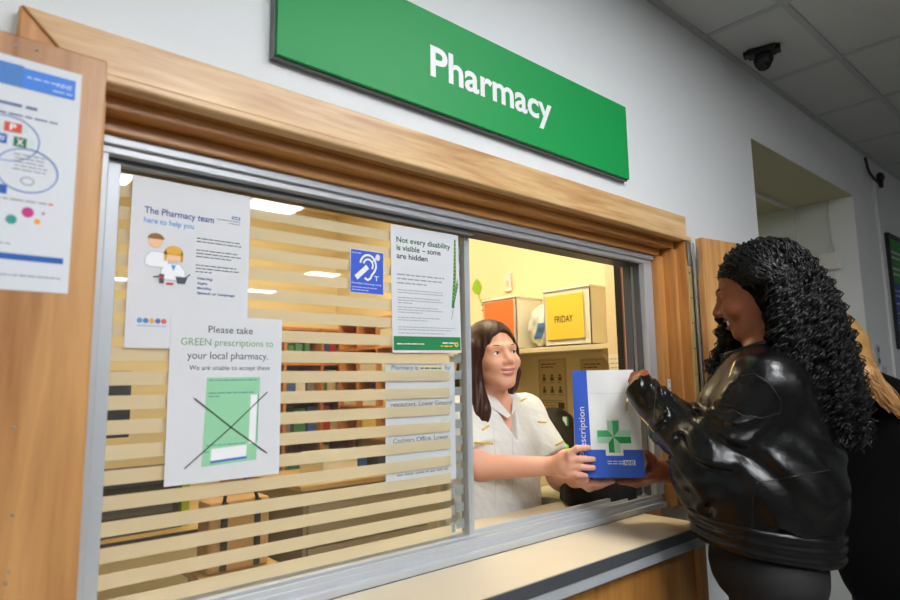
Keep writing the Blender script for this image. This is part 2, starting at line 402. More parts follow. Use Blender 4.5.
# fixed pane on the left, sliding pane pushed behind it
sash = B(); sash.box(.2295, .2515, 1.134, 1.153, -.382, .382); sash.box(.2295, 1.083, 1.136, 1.151, -.384, -.370); sash.box(.2295, 1.083, 1.136, 1.151, .374, .384)
sash.done('fixed_sash', alu, win, bevel=.0015)
fp = B().box(.25, 1.062, 1.1415, 1.1455, -.372, .376).done('fixed_pane', glass_m, win)
b = B()
for k in range(-11, 9):
    z1 = .065+.0403*k; z0 = z1-.0236
    if z1 > .376: continue
    b.box(.2516, 1.0, 1.1468, 1.1474, max(z0, -.371), z1)
b.done('frosted_bands', frost_m, fp)
sash = B(); sash.box(1.067, 1.085, 1.158, 1.186, -.374, .382); sash.box(.2305, .236, 1.16, 1.184, -.374, .382)
sash.done('sliding_sash', alu, win, bevel=.0015)
sp = B().box(.236, 1.067, 1.170, 1.174, -.374, .38).done('sliding_pane', glass_m, win)
b = B()
for k in range(-11, 9):
    z1 = .062+.0403*k; z0 = z1-.0236
    if z1 > .376: continue
    b.box(1.018, 1.036, 1.1752, 1.1758, max(z0, -.371), z1); b.box(1.040, 1.066, 1.1752, 1.1758, max(z0+.006, -.371), z1+.004)
b.done('frosted_bands', film('grey_film', (196, 204, 208), .1, .4), sp)
struct(B().box(1.858, 1.90, 1.212, 1.24, -.415, .414), 'shade_strip', gap_shade)  # near-black strip painted in as the shadow gap beyond the orange jamb
struct(B().box(1.856, 1.90, 1.2005, 1.2115, -.415, .414), 'trim_12', wood('orange_jamb', (196, 108, 58), (160, 80, 38), 'Z'))

# ---------------------------------------------------------------- serving counter
ct = thing('serving_counter', (.9, 1.0, FZ), 'long cream laminate counter below the glazed hatch with grey metal edge', 'counter')
cx0, cx1 = -1.2, 1.755
B().box(cx0, .19, .905, 1.0445, -.441, -.415).box(.19, cx1, .905, 1.106, -.441, -.415).done('worktop', laminate, ct, bevel=.002)
B().box(cx0, cx1+.004, .899, .905, -.442, -.4155).done('edge_strip', edge_dark, ct, bevel=.001)
B().box(cx0, cx1+.002, .903, .93, -.47, -.4425).done('under_edge', alu, ct, bevel=.002)
B().box(cx0, 1.745, .93, 1.04, FZ, -.47).done('front_panel', pine_panel, ct)
B().box(1.72, 1.768, .918, 1.04, FZ, -.4705).done('end_post', pine_z, ct, bevel=.003)
# worktop on the inner side, where the pharmacist stands
ic = thing('inner_worktop', (1.0, 1.28, FZ), 'pale worktop inside the office directly behind the sliding window', 'counter')
B().box(-.6, 2.19, 1.205, 1.355, -.425, -.398).done('top', laminate, ic, bevel=.002)
B().box(-.55, 2.19, 1.205, 1.22, FZ, -.425).done('front_panel', pine_panel, ic)
B().box(1.66, 2.19, 1.356, 1.58, -.425, -.398).done('return_top', laminate, ic)

# ---------------------------------------------------------------- hatch shutters folded back
ls = thing('hatch_shutter', (-.09, .965, -.40), 'pine hatch shutter folded back left of the glazing, blue leaflet taped on it', 'shutter')
B().box(-.42, .186, .951, .98, -.40, .4645).done('board', pine_door, ls, bevel=.003)
for x, z in ((.112, -.155), (.11, -.235), (.113, -.222), (.107, -.05), (.065, -.19), (.10, .45), (.0775, .448)): B().ball((x, .9508, z), (.0022, .0012, .0022), 8, 4).done('nail', steel, ls)
rs = thing('hatch_shutter', (2.2, .96, -.40), 'pine hatch shutter hinged open right of the opening, behind the curly-haired woman', 'shutter')
rz = -.17; pv = (1.99, 1.0)
B().box(1.99, 2.42, .975, 1.002, -.40, .468, rz, pv).done('board', wood('pine_right_shutter', (214, 164, 104), (178, 122, 66), 'Z', .4, .8), rs, bevel=.003)
b = B(); b.tube([(1.984, 1.006, -.40), (1.984, 1.006, .452)], .0045, 8); b.done('hinge_pin', steel, rs)
B().box(1.957, 1.981, 1.0165, 1.0195, -.40, .395).done('hinge_leaf', mat('brass_leaf', (214, 186, 128), .4, .5, var=.06), rs)
b = B(); b.box(1.957, 1.982, 1.012, 1.017, .375, .458); b.box(1.9885, 1.992, .976, 1.0, .345, .44, 0); b.done('bracket', steel, rs, bevel=.001)
for k in range(9):
    for x in (1.965, 1.975): B().ball((x, 1.0162, -.33+.085*k), (.0028, .0012, .0028), 8, 4).done('screw', mat('dark_screw', (60, 52, 44), .4, .8), rs)
sw = thing('door_switch', (2.06, .95, .165), 'small white plastic switch box on the right pine shutter beside the smiling face', 'switch')
B().box(2.036, 2.072, .928, .960, .165, .243, rz, (2.05, .96)).done('box', white_pl, sw, bevel=.003)
B().box(2.041, 2.067, .923, .930, .178, .226, rz, (2.05, .96)).done('rocker', white_pl, sw, bevel=.002)
lb = thing('label_plate', (1.924, 1.089, -.04), 'tiny white plate screwed to the right pine jamb above the leather cuff', 'plate')
B().box(1.912, 1.931, 1.088, 1.0915, -.045, -.005).done('plate', white_pl, lb, bevel=.001)
[B().ball((1.9215, 1.0876, z), (.0025, .001, .0025), 8, 4).done('screw', alu_d, lb) for z in (-.035, -.015)]

# ---------------------------------------------------------------- lamps in the waiting room ceiling
lamp_e = emit('lamp_diffuser', (250, 252, 255), 9.0)
lampfr = mat('lamp_frame', (225, 226, 226), .4)
def panel(x, y, z, s, label, group, em, name='ceiling_light', t_=None):
    t_ = t_ or s
    t = thing(name, (x, y, z), label, 'ceiling light', group)
    b = B(); w = .02
    b.box(x-s, x+s, y-t_, y-t_+w, z-.012, z).box(x-s, x+s, y+t_-w, y+t_, z-.012, z).box(x-s, x-s+w, y-t_+w, y+t_-w, z-.012, z).box(x+s-w, x+s, y-t_+w, y+t_-w, z-.012, z)
    b.done('frame', lampfr, t)
    B().box(x-s+w, x+s-w, y-t_+w, y+t_-w, z-.008, z-.005).done('diffuser', em, t)
    return t
gxc = lambda k: 2.24+.58*k+.29; gyc = lambda k: .745-.58*k-.29
for kx, ky in LAMPS:
    panel(gxc(kx), gyc(ky)-(.05 if ky >= 4 else 0), CZ-.004, .22 if ky >= 4 else .27, 'white ceiling light panel in the waiting room grid ceiling', 'waiting room light panels', lamp_e, t_=.15 if ky >= 4 else None)
lamp_w = emit('office_lamp_diffuser', (255, 238, 200), OFFICE_E)
for x, y in OFFICE_LAMPS:
    panel(x, y, CZ-.001, .29, 'warm square light panel on the dispensary ceiling', 'dispensary light panels', lamp_w)

panel(3.25, 2.9, az-.0045, .29, 'added square fill light panel, out of view on the low corridor ceiling', None, emit('corridor_fill_diffuser', (250, 250, 244), 2.4))  # fill light added out of view to brighten the dark corridor
# ---------------------------------------------------------------- security camera and other fittings
p0 = np.array([2.50, .925, CZ])
sc_ = thing('security_camera', (2.475, .935, CZ-.09), 'black security camera on a bracket under the ceiling tiles', 'security camera')
b = B(); d = np.array([.30, -.95, 0]); e = np.array([.95, .30, 0])
b.obox(p0-d*.052-e*.028-np.array([0, 0, .030]), d, e, (0, 0, 1), .104, .056, .026)
b.obox(p0-d*.068-e*.018-np.array([0, 0, .026]), d, e, (0, 0, 1), .03, .036, .022)
b.obox(p0+d*.036-e*.02-np.array([0, 0, .03]), d, e, (0, 0, 1), .032, .04, .026)
blk = mat('camera_black', (14, 14, 15), .35, var=.05)
b.done('bracket', blk, sc_, bevel=.004)
bd = B().ball(p0+np.array([-.005, -.008, -.052]), (.035, .035, .032), 16, 10).tube([p0+np.array([0, 0, -.045]), p0+np.array([-.012, -.006, -.062]), p0+np.array([-.026, -.012, -.086])], [.033, .035, .027], 14)
bd = bd.done('camera_body', blk, sc_, smooth=True)
B().ball(p0+np.array([-.0265, -.0125, -.0865]), (.015, .015, .006), 12, 6).done('lens', mat('lens_glass', (30, 34, 46), .08), bd, smooth=True)
b = B()
b.tube([p0+d*.02+e*.0+np.array([0, 0, -.03]), p0+d*.03+np.array([.0, 0, -.044]), p0+d*.018+np.array([0, 0, -.052]), p0+d*.006+np.array([0, 0, -.05])], .0035, 6)
b.done('orange_wire', mat('orange_wire', (214, 96, 50), .5), sc_, smooth=True)
b = B().tube([p0-d*.03+np.array([0, 0, -.031]), p0-d*.024+np.array([0, 0, -.043]), p0-d*.01+np.array([0, 0, -.045])], .003, 6)
b.done('white_wire', white_pl, sc_, smooth=True)
ws = thing('wall_sensor', (4.36, 1.03, 1.16), 'black sensor head on a bent cable arm high on the far wall', 'sensor')
yv = 1.035
B().tube([(4.22, yv, 1.285), (4.22, yv-.004, 1.262), (4.225, yv-.006, 1.225), (4.24, yv-.008, 1.2), (4.32, yv-.008, 1.175), (4.41, yv-.01, 1.165), (4.42, yv-.01, 1.185)], .0075, 8).done('arm', blk, ws, smooth=True)
b = B(); b.ball((4.43, yv-.018, 1.205), (.04, .022, .03), 12, 8); b.tube([(4.42, yv-.018, 1.185), (4.415, yv-.02, 1.135)], [.016, .012], 10)
b.done('head', blk, ws, smooth=True)
cb = B().box(4.368, 4.392, WY-.014, WY, FZ+.02, 1.2).done('conduit', conduit_m); tag(cb, 'white conduit running down the far wall left of the green notice board', 'conduit')
# corridor conduits, junction box
t = thing('corridor_conduit', (3.93, 1.37, -.6), 'white trunking across the corridor ceiling and down its right wall', 'conduit')
B().box(2.63, 3.944, 1.355, 1.38, az-.021, az-.0045).done('ceiling_run', conduit_m, t)
B().box(3.927, 3.944, 1.355, 1.38, FZ+.01, az-.022).done('drop', conduit_m, t)
t = thing('junction_box', (3.93, 1.18, .60), 'white junction box with twin cables on the corridor side wall', 'junction box')
B().box(3.905, 3.944, 1.132, 1.232, .595, .69).done('box', white_pl, t, bevel=.004)
B().tube([(3.938, 1.172, az-.005), (3.938, 1.172, .76)], .005, 8).tube([(3.938, 1.172, .765), (3.935, 1.190, .73), (3.93, 1.19, .69)], .004, 8).tube([(3.938, 1.172, .765), (3.935, 1.160, .73), (3.93, 1.160, .69)], .004, 8).done('cable', conduit_m, t, smooth=True)
b = B().tube([(3.925, 1.232, .66), (3.93, 1.29, .63), (3.935, 1.345, .60)], .008, 8).done('cable_tail', conduit_m, t, smooth=True)
t = thing('light_switch', (4.08, WY, .05), 'steel light switch plate with dark rockers on the far white wall', 'light switch')
B().box(4.05, 4.1, WY-.01, WY, .05, .165).done('plate', mat('switch_plate', (186, 184, 172), .35, .4), t, bevel=.002)
for z in (.062, .125): B().box(4.065, 4.087, WY-.015, WY-.01, z, z+.026).done('rocker', alu_d, t)
t = B().box(4.10, 4.2, WY-.012, WY, -.03, .045).done('wall_plate', mat('pale_blue_plate', (186, 198, 210), .4)); tag(t, 'pale blue-grey wall plate just below the steel light switch', 'plate')
# notice board
green_d = mat('board_green', (60, 140, 62), .5, var=.04); blue_d = mat('board_blue', (52, 78, 170), .5, var=.04)
nb = thing('notice_board', (5.0, WY-.01, .15), 'green and blue notice board in a dark frame at the right edge of the photo', 'notice board')
nx0, nx1 = 4.49, 5.55
b = B().box(nx0, nx1, WY-.022, WY, .845, .87).box(nx0, nx1, WY-.022, WY, .15, .17).box(nx0, nx0+.022, WY-.022, WY, .17, .845).box(nx1-.022, nx1, WY-.022, WY, .17, .845)
b.done('frame', mat('board_frame', (38, 40, 42), .4, .4), nb, bevel=.002)
B().box(nx0+.022, nx1-.022, WY-.012, WY, .56, .845).done('green_field', green_d, nb)
B().box(nx0+.022, nx1-.022, WY-.012, WY, .17, .56).done('blue_field', blue_d, nb)
S = Sheet(nb, (nx0, WY-.0125, .87), (1, 0, 0), (0, -1, 0))
pr = []
for i, y in enumerate((.115, .15, .22, .255)): pr += greek(.05, .9, y, .022, i)
for i, y in enumerate((.36, .39, .44, .5, .56, .6)): pr += greek(.05, .9, y, .016, i+9)
S.pr('lettering', paper, pr)
# ================================================================ sign and printed sheets
def ftxt(s, x0, x1, yb, caph, bold=.0, slant=0.0, align='L'):
    V, Fc = txt(s, 1.0, 0, 0, bold=bold, slant=slant)
    V = np.array(V); h = txt('H', 1.0, 0, 0, bold=bold)[0]; hh = -min(p[1] for p in h)
    w = V[:, 0].max()-V[:, 0].min(); a0 = V[:, 0].min()
    return ([(x0+(p[0]-a0)/w*(x1-x0), yb+p[1]/hh*caph) for p in V], Fc)
def INK(name, rgb, rough=.55): return mat(name, rgb, rough, var=.01)
sign_green = mat('sign_green', (0, 152, 74), .55, var=.02, scale=3)
nx = np.array([0, -1.0, 0]); ux = np.array([1.0, 0, 0])
sg = thing('pharmacy_sign', (1.055, 1.03, .606), 'long green sign with white lettering reading Pharmacy above the hatch', 'sign')
B().box(.475, 1.638, 1.0195, 1.028, .608, .843).done('panel', sign_green, sg, bevel=.001)
B().box(.4725, 1.6395, 1.028, 1.0449, .605, .8445).done('backing', mat('sign_edge', (120, 124, 126), .35, .6), sg)
S = Sheet(sg, (.475, 1.0195, .843), ux, nx)
S.pr('lettering', mat('sign_white', (240, 242, 242), .4, var=.01), [ftxt('Pharmacy', .370, .796, .154, .0725, .022)])

ink_k = INK('ink_grey', (92, 96, 102)); ink_l = INK('ink_light_grey', (158, 162, 168)); ink_b = INK('ink_navy', (58, 84, 150)); ink_lb = INK('ink_sky_blue', (92, 160, 220))
nhs_blue = INK('ink_royal_blue', (0, 94, 184)); ink_dg = INK('ink_dark_green', (40, 104, 66)); ink_w = mat('ink_white', (240, 242, 244), .5, var=.01)
# --- leaflet on the left shutter
LY = .9498
S = sheet('poster', 'laminated white and blue leaflet taped to the left pine shutter', 'poster', (-.062, LY, .432), ux, nx, .217, .309, paper)
P_ = lambda x, y: (x/1000, y/1000)
def R_(x0, y0, x1, y1): return rect(x0/1000, y0/1000, x1/1000, y1/1000)
S.pr('header_band', INK('header_blue', (62, 124, 196)), [R_(6, 10, 150, 40)])
S.pr('header_field', INK('header_light_blue', (56, 128, 224)), [R_(150, 12, 210, 40)])
S.pr('header_lettering', INK('pale_blue_print', (190, 214, 244)), greek(.154, .190, .024, .004, 3)+greek(.184, .207, .034, .0034, 4)+[ftxt('NHS', .188, .206, .027, .006, .03, .2)], .001)
S.pr('heading', INK('ink_slate_blue', (104, 122, 160)), greek(.02, .168, .066, .0075, 5)+greek(.02, .192, .079, .0045, 6))
S.pr('circle_outline', INK('outline_blue', (104, 138, 200)), [ring(.137, .112, .036, .030, .0014), ring(.162, .151, .034, .029, .0017)], .0009)
S.pr('red_tile', INK('tile_red', (214, 78, 56)), [R_(134, 90, 153, 103)])
for r_ in (R_(126, 107, 138, 120), R_(126, 174, 142, 186)): S.pr('blue_tile', INK('tile_blue', (32, 92, 176)), [r_])
S.pr('green_tile', INK('tile_green', (36, 112, 66)), [R_(145, 108, 159, 121)])
S.pr('tile_letter', ink_w, [ftxt('P', .140, .147, .100, .008, .03), ftxt('X', .148, .156, .1185, .008, .03), ftxt('W', .128, .136, .117, .007, .02)], .0012)
S.pr('pale_tile', INK('tile_pale', (206, 220, 216)), [R_(160, 109, 168, 121), R_(154, 91, 160, 101)])  # pale blocks printed beside the green and red tiles
S.pr('small_print', ink_l, [q for i, y in enumerate((.131, .136, .141, .146, .151)) for q in greek(.146+.002*(i % 2), .184-.002*(i % 3), y, .003, i)]+greek(.128, .186, .192, .0038, 21)+greek(.09, .15, .250, .0034, 22))
S.pr('small_logo', ink_l, [ring(.163, .165, .007, .005, .0014)])
S.pr('row_end', INK('print_coral', (222, 130, 120)), [R_(188, 190, 193, 193)])
S.pr('magenta_dot', INK('dot_magenta', (196, 36, 128)), [oval(.166, .206, .0068, .0068)])
S.pr('teal_dot', INK('dot_teal', (36, 148, 140)), [oval(.149, .218, .006, .006)])
S.pr('orange_dot', INK('dot_orange', (240, 166, 50)), [oval(.177, .217, .0036, .0036)])
S.pr('purple_dot', INK('dot_purple', (176, 96, 170)), [oval(.183, .205, .0018, .0018)])
S.pr('footer_bar', INK('footer_blue', (18, 92, 178)), [R_(6, 262, 209, 270)])
S.pr('footer_print', INK('ink_slate_blue', (104, 122, 160)), greek(.05, .207, .290, .0024, 31))
# --- glass posters
GY = 1.1410
S = sheet('poster', 'white poster headed The Pharmacy team here to help you, top left on the glass', 'poster', (.272, GY, .364), ux, nx, .212, .30, paper)
S.pr('heading', ink_b, [ftxt('The Pharmacy team', .021, .142, .064, .0118, .014)])
S.pr('subheading', ink_lb, [ftxt('here to help you', .021, .106, .081, .0098, .012)])
S.pr('logo', nhs_blue, [R_(176, 45, 192, 51)]); S.pr('logo_lettering', ink_w, [ftxt('NHS', .1775, .1905, .050, .004, .03, .2)], .001)
S.pr('logo_print', ink_k, greek(.148, .192, .055, .0022, 2)+greek(.170, .192, .060, .0022, 3))
skin_i = INK('print_skin', (244, 200, 160)); coat_i = INK('print_coat', (244, 247, 250)); line_i = INK('print_outline', (176, 190, 206))
def coat(x, y, a): return pgon([(x-a, y+a*.55), (x-a*.95, y-a*.1), (x-a*.5, y-a*.62), (x+a*.5, y-a*.62), (x+a*.95, y-a*.1), (x+a, y+a*.55), (x+a*.6, y+a*.75), (x-a*.6, y+a*.75)])
S.pr('picture_outline', line_i, [coat(.045, .143, .0205), coat(.073, .163, .0222)])
S.pr('picture_coat', coat_i, [coat(.045, .143, .0190)], .0008); S.pr('picture_coat_front', coat_i, [coat(.073, .163, .0207)], .0011)
S.pr('picture_face', skin_i, [oval(.042, .112, .0125, .0118), oval(.073, .134, .0135, .0125)], .0014)
S.pr('picture_hair', INK('print_brown_hair', (150, 98, 50)), [oval(.042, .1085, .0138, .0105, 20, 180, 360)], .0017)
S.pr('picture_blonde_hair', INK('print_blonde_hair', (236, 178, 58)), [oval(.073, .1315, .0165, .0145, 20, 170, 370), R_(57, 128, 61.5, 145), R_(84.5, 128, 89, 145)], .0019)
S.pr('picture_tools', INK('print_tools', (70, 76, 88)), [R_(50, 170, 58, 186), pgon([(.077, .172), (.098, .172), (.094, .184), (.081, .184)]), stroke([(.040, .176), (.050, .174)], .002), stroke([(.094, .174), (.102, .166)], .0022)], .0017)
S.pr('picture_red', INK('print_red', (206, 60, 44)), [R_(50, 174, 58, 178), R_(62, 184, 74, 188)], .002)
S.pr('picture_collar', ink_lb, [pgon([(.069, .152), (.077, .152), (.073, .163)])], .002)
S.pr('paragraph', ink_k, [q for i, y in enumerate((.097, .103, .119, .125, .131, .147, .153, .159)) for q in greek(.112, .196, y, .0032, i, (1, 1, .95, 1, .8, .9, 1, .35)[i])])
S.pr('list', ink_b, [ftxt('Hearing', .116, .143, .173, .0044, .02), ftxt('Sight', .116, .134, .182, .0044, .02), ftxt('Mobility', .116, .142, .191, .0044, .02), ftxt('Speech or Language', .116, .186, .200, .0044, .02)])
for i, (c, nm) in enumerate((((86, 150, 214), 'sky'), ((72, 130, 190), 'blue'), ((240, 170, 80), 'amber'), ((84, 110, 180), 'indigo'), ((222, 100, 90), 'red'))):
    S.pr('logo_dot', INK('print_dot_'+nm, c), [oval(.022+.0098*i, .253, .0045)])
S.pr('footer_print', ink_lb, greek(.018, .066, .262, .002, 8))

S = sheet('notice', 'white notice asking to take GREEN prescriptions, crossed-out green form below', 'notice', (.345, GY-.0012, .1255), ux, nx, .21, .297, paper)
S.pr('lettering', ink_k, [ftxt('Please take', .066, .150, .031, .0125), ftxt('your local pharmacy.', .030, .182, .079, .0128), ftxt('We are unable to accept these', .034, .186, .0990, .0082)])
S.pr('green_lettering', INK('ink_leaf_green', (138, 176, 130)), [ftxt('GREEN prescriptions to', .018, .192, .0545, .0125)])
S.pr('green_form', INK('form_green', (150, 212, 168)), [pgon([P_(66, 113), P_(167, 112), P_(163, 266), P_(62, 270)])])
S.pr('form_fields', ink_w, [pgon([P_(149, 145), P_(162, 145), P_(160, 236), P_(147, 236)]), pgon([P_(78, 240), P_(144, 237), P_(143, 258), P_(77, 261)])], .001)
S.pr('form_print', INK('form_print', (96, 150, 150)), greek(.07, .16, .118, .003, 1)+greek(.07, .155, .141, .0035, 2)+greek(.07, .09, .147, .0035, 3)+greek(.068, .14, .234, .003, 4)+greek(.066, .076, .245, .003, 5)+[R_(163, 145, 164.5, 232)], .001)
S.pr('form_blue_bar', INK('form_blue', (70, 112, 200)), [pgon([P_(77, 261), P_(144, 258), P_(144, 262), P_(77, 265)])], .0012)
S.pr('pen_cross', INK('pen_black', (66, 60, 54)), [stroke([P_(45, 149), P_(112, 203), P_(184, 256)], .0022), stroke([P_(182, 141), P_(110, 206), P_(32, 270)], .0022)], .0015)

S = sheet('sticker', 'square blue sticker with white ear symbol and letter T on the glass', 'sticker', (.712, GY, .292), ux, nx, .089, .098, INK('sticker_white', (226, 232, 244)))
S.pr('blue_field', INK('sticker_blue', (52, 92, 208)), [R_(1.5, 1.5, 87.5, 96.5)])
arc = lambda cx, cy, a, b, t0, t1, n=16: [(cx+a*math.cos(math.radians(t0+(t1-t0)*k/n)), cy+b*math.sin(math.radians(t0+(t1-t0)*k/n))) for k in range(n+1)]
S.pr('ear_symbol', ink_w, [stroke(arc(.0465, .034, .021, .0235, 190, 365)+[(.064, .045), (.056, .055), (.052, .063), (.045, .067), (.037, .063)], .0048),
    stroke(arc(.0465, .034, .0125, .014, 195, 360)+[(.057, .041)], .0042), stroke([(.0145, .064), (.045, .037)], .0115), oval(.072, .013, .0062, .0075), stroke([(.058, .024), (.072, .012)], .003)], .001)
S.pr('letter_t', ink_w, [ftxt('T', .063, .074, .067, .011, .02)], .001)
S.pr('small_print', INK('sticker_print', (206, 216, 246)), [ftxt('Portable Hearing Loop', .004, .082, .0775, .0038, .02)]+greek(.004, .07, .085, .0028, 2)+greek(.004, .05, .091, .0028, 3)+greek(.004, .028, .009, .003, 4), .001)

S = sheet('poster', 'white poster headed Not every disability is visible, green footer and sunflower lanyard', 'poster', (.820, GY, .3625), np.array([1, 0, .018])/math.sqrt(1+.018**2), nx, .210, .297, paper, v=np.array([-.018, 0, 1.0]))
S.pr('heading', ink_dg, [ftxt('Not every disability', .016, .182, .0395, .0130, .016), ftxt('is visible', .016, .084, .0585, .0130, .016)])
S.pr('heading_dark', INK('ink_charcoal', (72, 78, 78)), [ftxt('– some', .092, .150, .0585, .0130, .016), ftxt('are hidden', .016, .108, .0780, .0130, .016)])
S.pr('paragraph', ink_l, [q for i, (y, f) in enumerate(((.116, 1), (.126, .97), (.136, .6), (.152, .95), (.158, .97), (.170, .9), (.176, .95), (.182, .3), (.192, .85), (.198, .95), (.204, .5), (.216, .9), (.222, .6), (.238, 1), (.244, .95), (.252, .8))) for q in greek(.016, .160 if i < 13 else .19, y, .0055 if i < 3 else .0034, i+50, f)])
S.pr('lanyard', INK('lanyard_green', (30, 140, 76)), [pgon([P_(196, 12), P_(201, 14), P_(199, 100), P_(190, 188), P_(181, 186), P_(189, 120), P_(193, 60)]), pgon([P_(203, 110), P_(205, 130), P_(192, 172), P_(188, 160)])])
S.pr('lanyard_flowers', INK('lanyard_yellow', (220, 190, 60)), [oval(.1975+(-.00045*k if k < 9 else -.0006*k), .022+.0095*k, .0019) for k in range(16)]+[oval(.2015-.0024*k, .122+.009*k, .0018) for k in range(5)], .001)
S.pr('lanyard_clip', ink_l, [stroke([P_(185, 190), P_(184, 204)], .0025), stroke([P_(183, 204), P_(180, 216)], .0018)])
S.pr('footer_band', INK('footer_green', (34, 132, 78)), [R_(3, 259, 207, 291)])
S.pr('footer_lettering', ink_w, greek(.012, .095, .277, .0042, 70), .001)
S.pr('footer_logo', INK('logo_yellow', (236, 208, 70)), [oval(.193, .277, .0065, .006)]+greek(.142, .186, .2815, .005, 72), .001)
S.pr('logo_centre', INK('logo_brown', (120, 84, 40)), [oval(.193, .277, .0026)], .0014)
S.pr('logo_white_print', ink_w, greek(.148, .186, .274, .005, 73), .001)

S = sheet('notice', 'plain white notice mentioning Cashiers Office, Lower, behind the frosted bands', 'notice', (.812, 1.1500, .046), ux, nx, .207, .28, paper)
S.pr('lettering', ink_k, [ftxt('Pharmacy is', .016, .092, .0185, .0105), ftxt('for', .176, .194, .0185, .0105), ftxt('restaurant, Lower Ground', .014, .196, .102, .0105), ftxt('Cashiers Office, Lower', .020, .184, .183, .0108)])
S.pr('faint_print', ink_l, greek(.03, .16, .040, .007, 1)+greek(.03, .17, .080, .007, 2)+greek(.03, .17, .155, .007, 3)+greek(.06, .13, .205, .007, 4)+greek(.03, .18, .254, .007, 5))
S.pr('highlight', INK('highlight_yellow', (232, 224, 186)), [R_(98, 8, 168, 20)]); S.pr('highlight_print', ink_k, greek(.100, .166, .0155, .006, 12), .001)
# ================================================================ people
def frame(f, pitch=0.0, roll=0.0):
    "columns: person's right, forward, up"
    f = np.array([f[0], f[1], 0.0]); f /= np.linalg.norm(f); up = np.array([0, 0, 1.0]); r = np.cross(f, up)
    c, s = math.cos(pitch), math.sin(pitch); f, up = c*f+s*up, c*up-s*f
    c, s = math.cos(roll), math.sin(roll); r, up = c*r+s*up, c*up-s*r
    return np.stack([r, f, up], 1)
def near(p, c, r, fn):
    "evaluate fn only close to c"
    d = np.linalg.norm(p-c, axis=1)-r+.03; m = d < .03
    if m.any(): d[m] = fn(p[m])
    return d
def head_sdf(q, slit=.0045, mouth=.0035, smile=6.0, lip=1.0, nw=1.0):
    qa = q.copy(); qa[:, 0] = np.abs(qa[:, 0])
    d = ell(q, (0, -.018, .028), (.074, .094, .086))
    d = smin(d, ell(q, (0, .030, -.03), (.060, .062, .078)), .03)
    d = smin(d, cap(qa, (.047, .0, -.055), (.014, .064, -.090), .015, .014), .025)
    d = smin(d, ell(q, (0, .068, -.092), (.020, .018, .016)), .022)
    d = smin(d, ell(qa, (.036, .064, -.028), (.024, .022, .02)), .02)
    d = smin(d, cap(qa, (.012, .082, .024), (.045, .064, .022), .008, .007), .015)
    d = smax(d, -ell(qa, (.031, .094, .004), (.017, .016, .011)), .012)
    d = smin(d, cap(q, (0, .080, .014), (0, .103, -.022), .0065, .0105*nw), .012)
    d = smin(d, ell(qa, (.0115*nw, .092, -.028), (.0085*nw, .011, .0075)), .008)
    d = smin(d, ell(qa, (.031, .0665, .004), (.0150, .0148, .0125)), .004)
    d = smax(d, -ell(qa, (.031, .083, .003), (.0128, .013, slit)), .0015)
    qm = q.copy(); qm[:, 2] -= smile*q[:, 0]**2; qm[:, 1] += 9*q[:, 0]**2
    d = smin(d, ell(qm, (0, .0865, -.0520), (.028, .0105*lip, .0058*lip)), .006)
    d = smin(d, ell(qm, (0, .0835, -.0665), (.024, .0115*lip, .0072*lip)), .006)
    d = smax(d, -ell(qm, (0, .098, -.0590), (.027, .02, mouth)), .002)
    d = smin(d, ell(qa, (.074, -.012, -.006), (.011, .018, .03)), .008)
    return d
def lip_mask(q, smile=6.0, lip=1.0):
    qm = q.copy(); qm[:, 2] -= smile*q[:, 0]**2; qm[:, 1] += 9*q[:, 0]**2
    X = (qm[:, 0]/.0265)**2
    return (qm[:, 1] > .084) & ((X+((qm[:, 2]+.0535)/(.0062*lip))**2 < 1) | ((qm[:, 0]/.023)**2+((qm[:, 2]+.0655)/(.0072*lip))**2 < 1))
def sdf_obj(name, f, lo, hi, h, m, parent, mask=None, smooth=True, label=None, iters=1):
    V, Q = sdf_mesh(f, lo, hi, h)
    for _ in range(iters):                         # one pull back to the exact surface after a light averaging
        A = np.zeros_like(V); n = np.zeros(len(V))
        for k in range(4):
            np.add.at(A, Q[:, k], V[Q[:, (k+1) % 4]]+V[Q[:, (k+3) % 4]]); np.add.at(n, Q[:, k], 2)
        V = .5*V+.5*A/np.maximum(n, 1)[:, None]
    fm = None
    if mask is not None: fm = mask(V[Q].mean(1))
    o = mesh_obj(name, V, Q.tolist(), m, parent, smooth=smooth, fm=fm)
    if label: o['label'] = label
    return o
def ray_hit(px, py, f, d0, d1, n=160):
    ds = np.linspace(d0, d1, n); P = np.array([at(px, py, d) for d in ds]); v = f(P)
    k = np.argmax(v < 0)
    if v[k] >= 0: return None
    a, b = P[max(k-1, 0)], P[k]
    for _ in range(12):
        mdl = (a+b)/2
        if f(mdl[None])[0] < 0: b = mdl
        else: a = mdl
    return b
def seam(name, m, parent, f, pxs, r, d0, d1, n=8, lift=.3, label=None):
    "cord or seam lying on a surface, through the places seen at pxs"
    P = []
    for i in range(len(pxs)-1):
        a, b = np.array(pxs[i], float), np.array(pxs[i+1], float)
        for t in np.linspace(0, 1, n, endpoint=(i == len(pxs)-2)):
            h = ray_hit(*(a+(b-a)*t), f, d0, d1)
            if h is not None: P.append(h)
    if len(P) < 2: return None
    o = B().tube(np.array(P)-cF*r*lift, r, 6).done(name, m, parent, smooth=True)
    if label: o['label'] = label
    return o
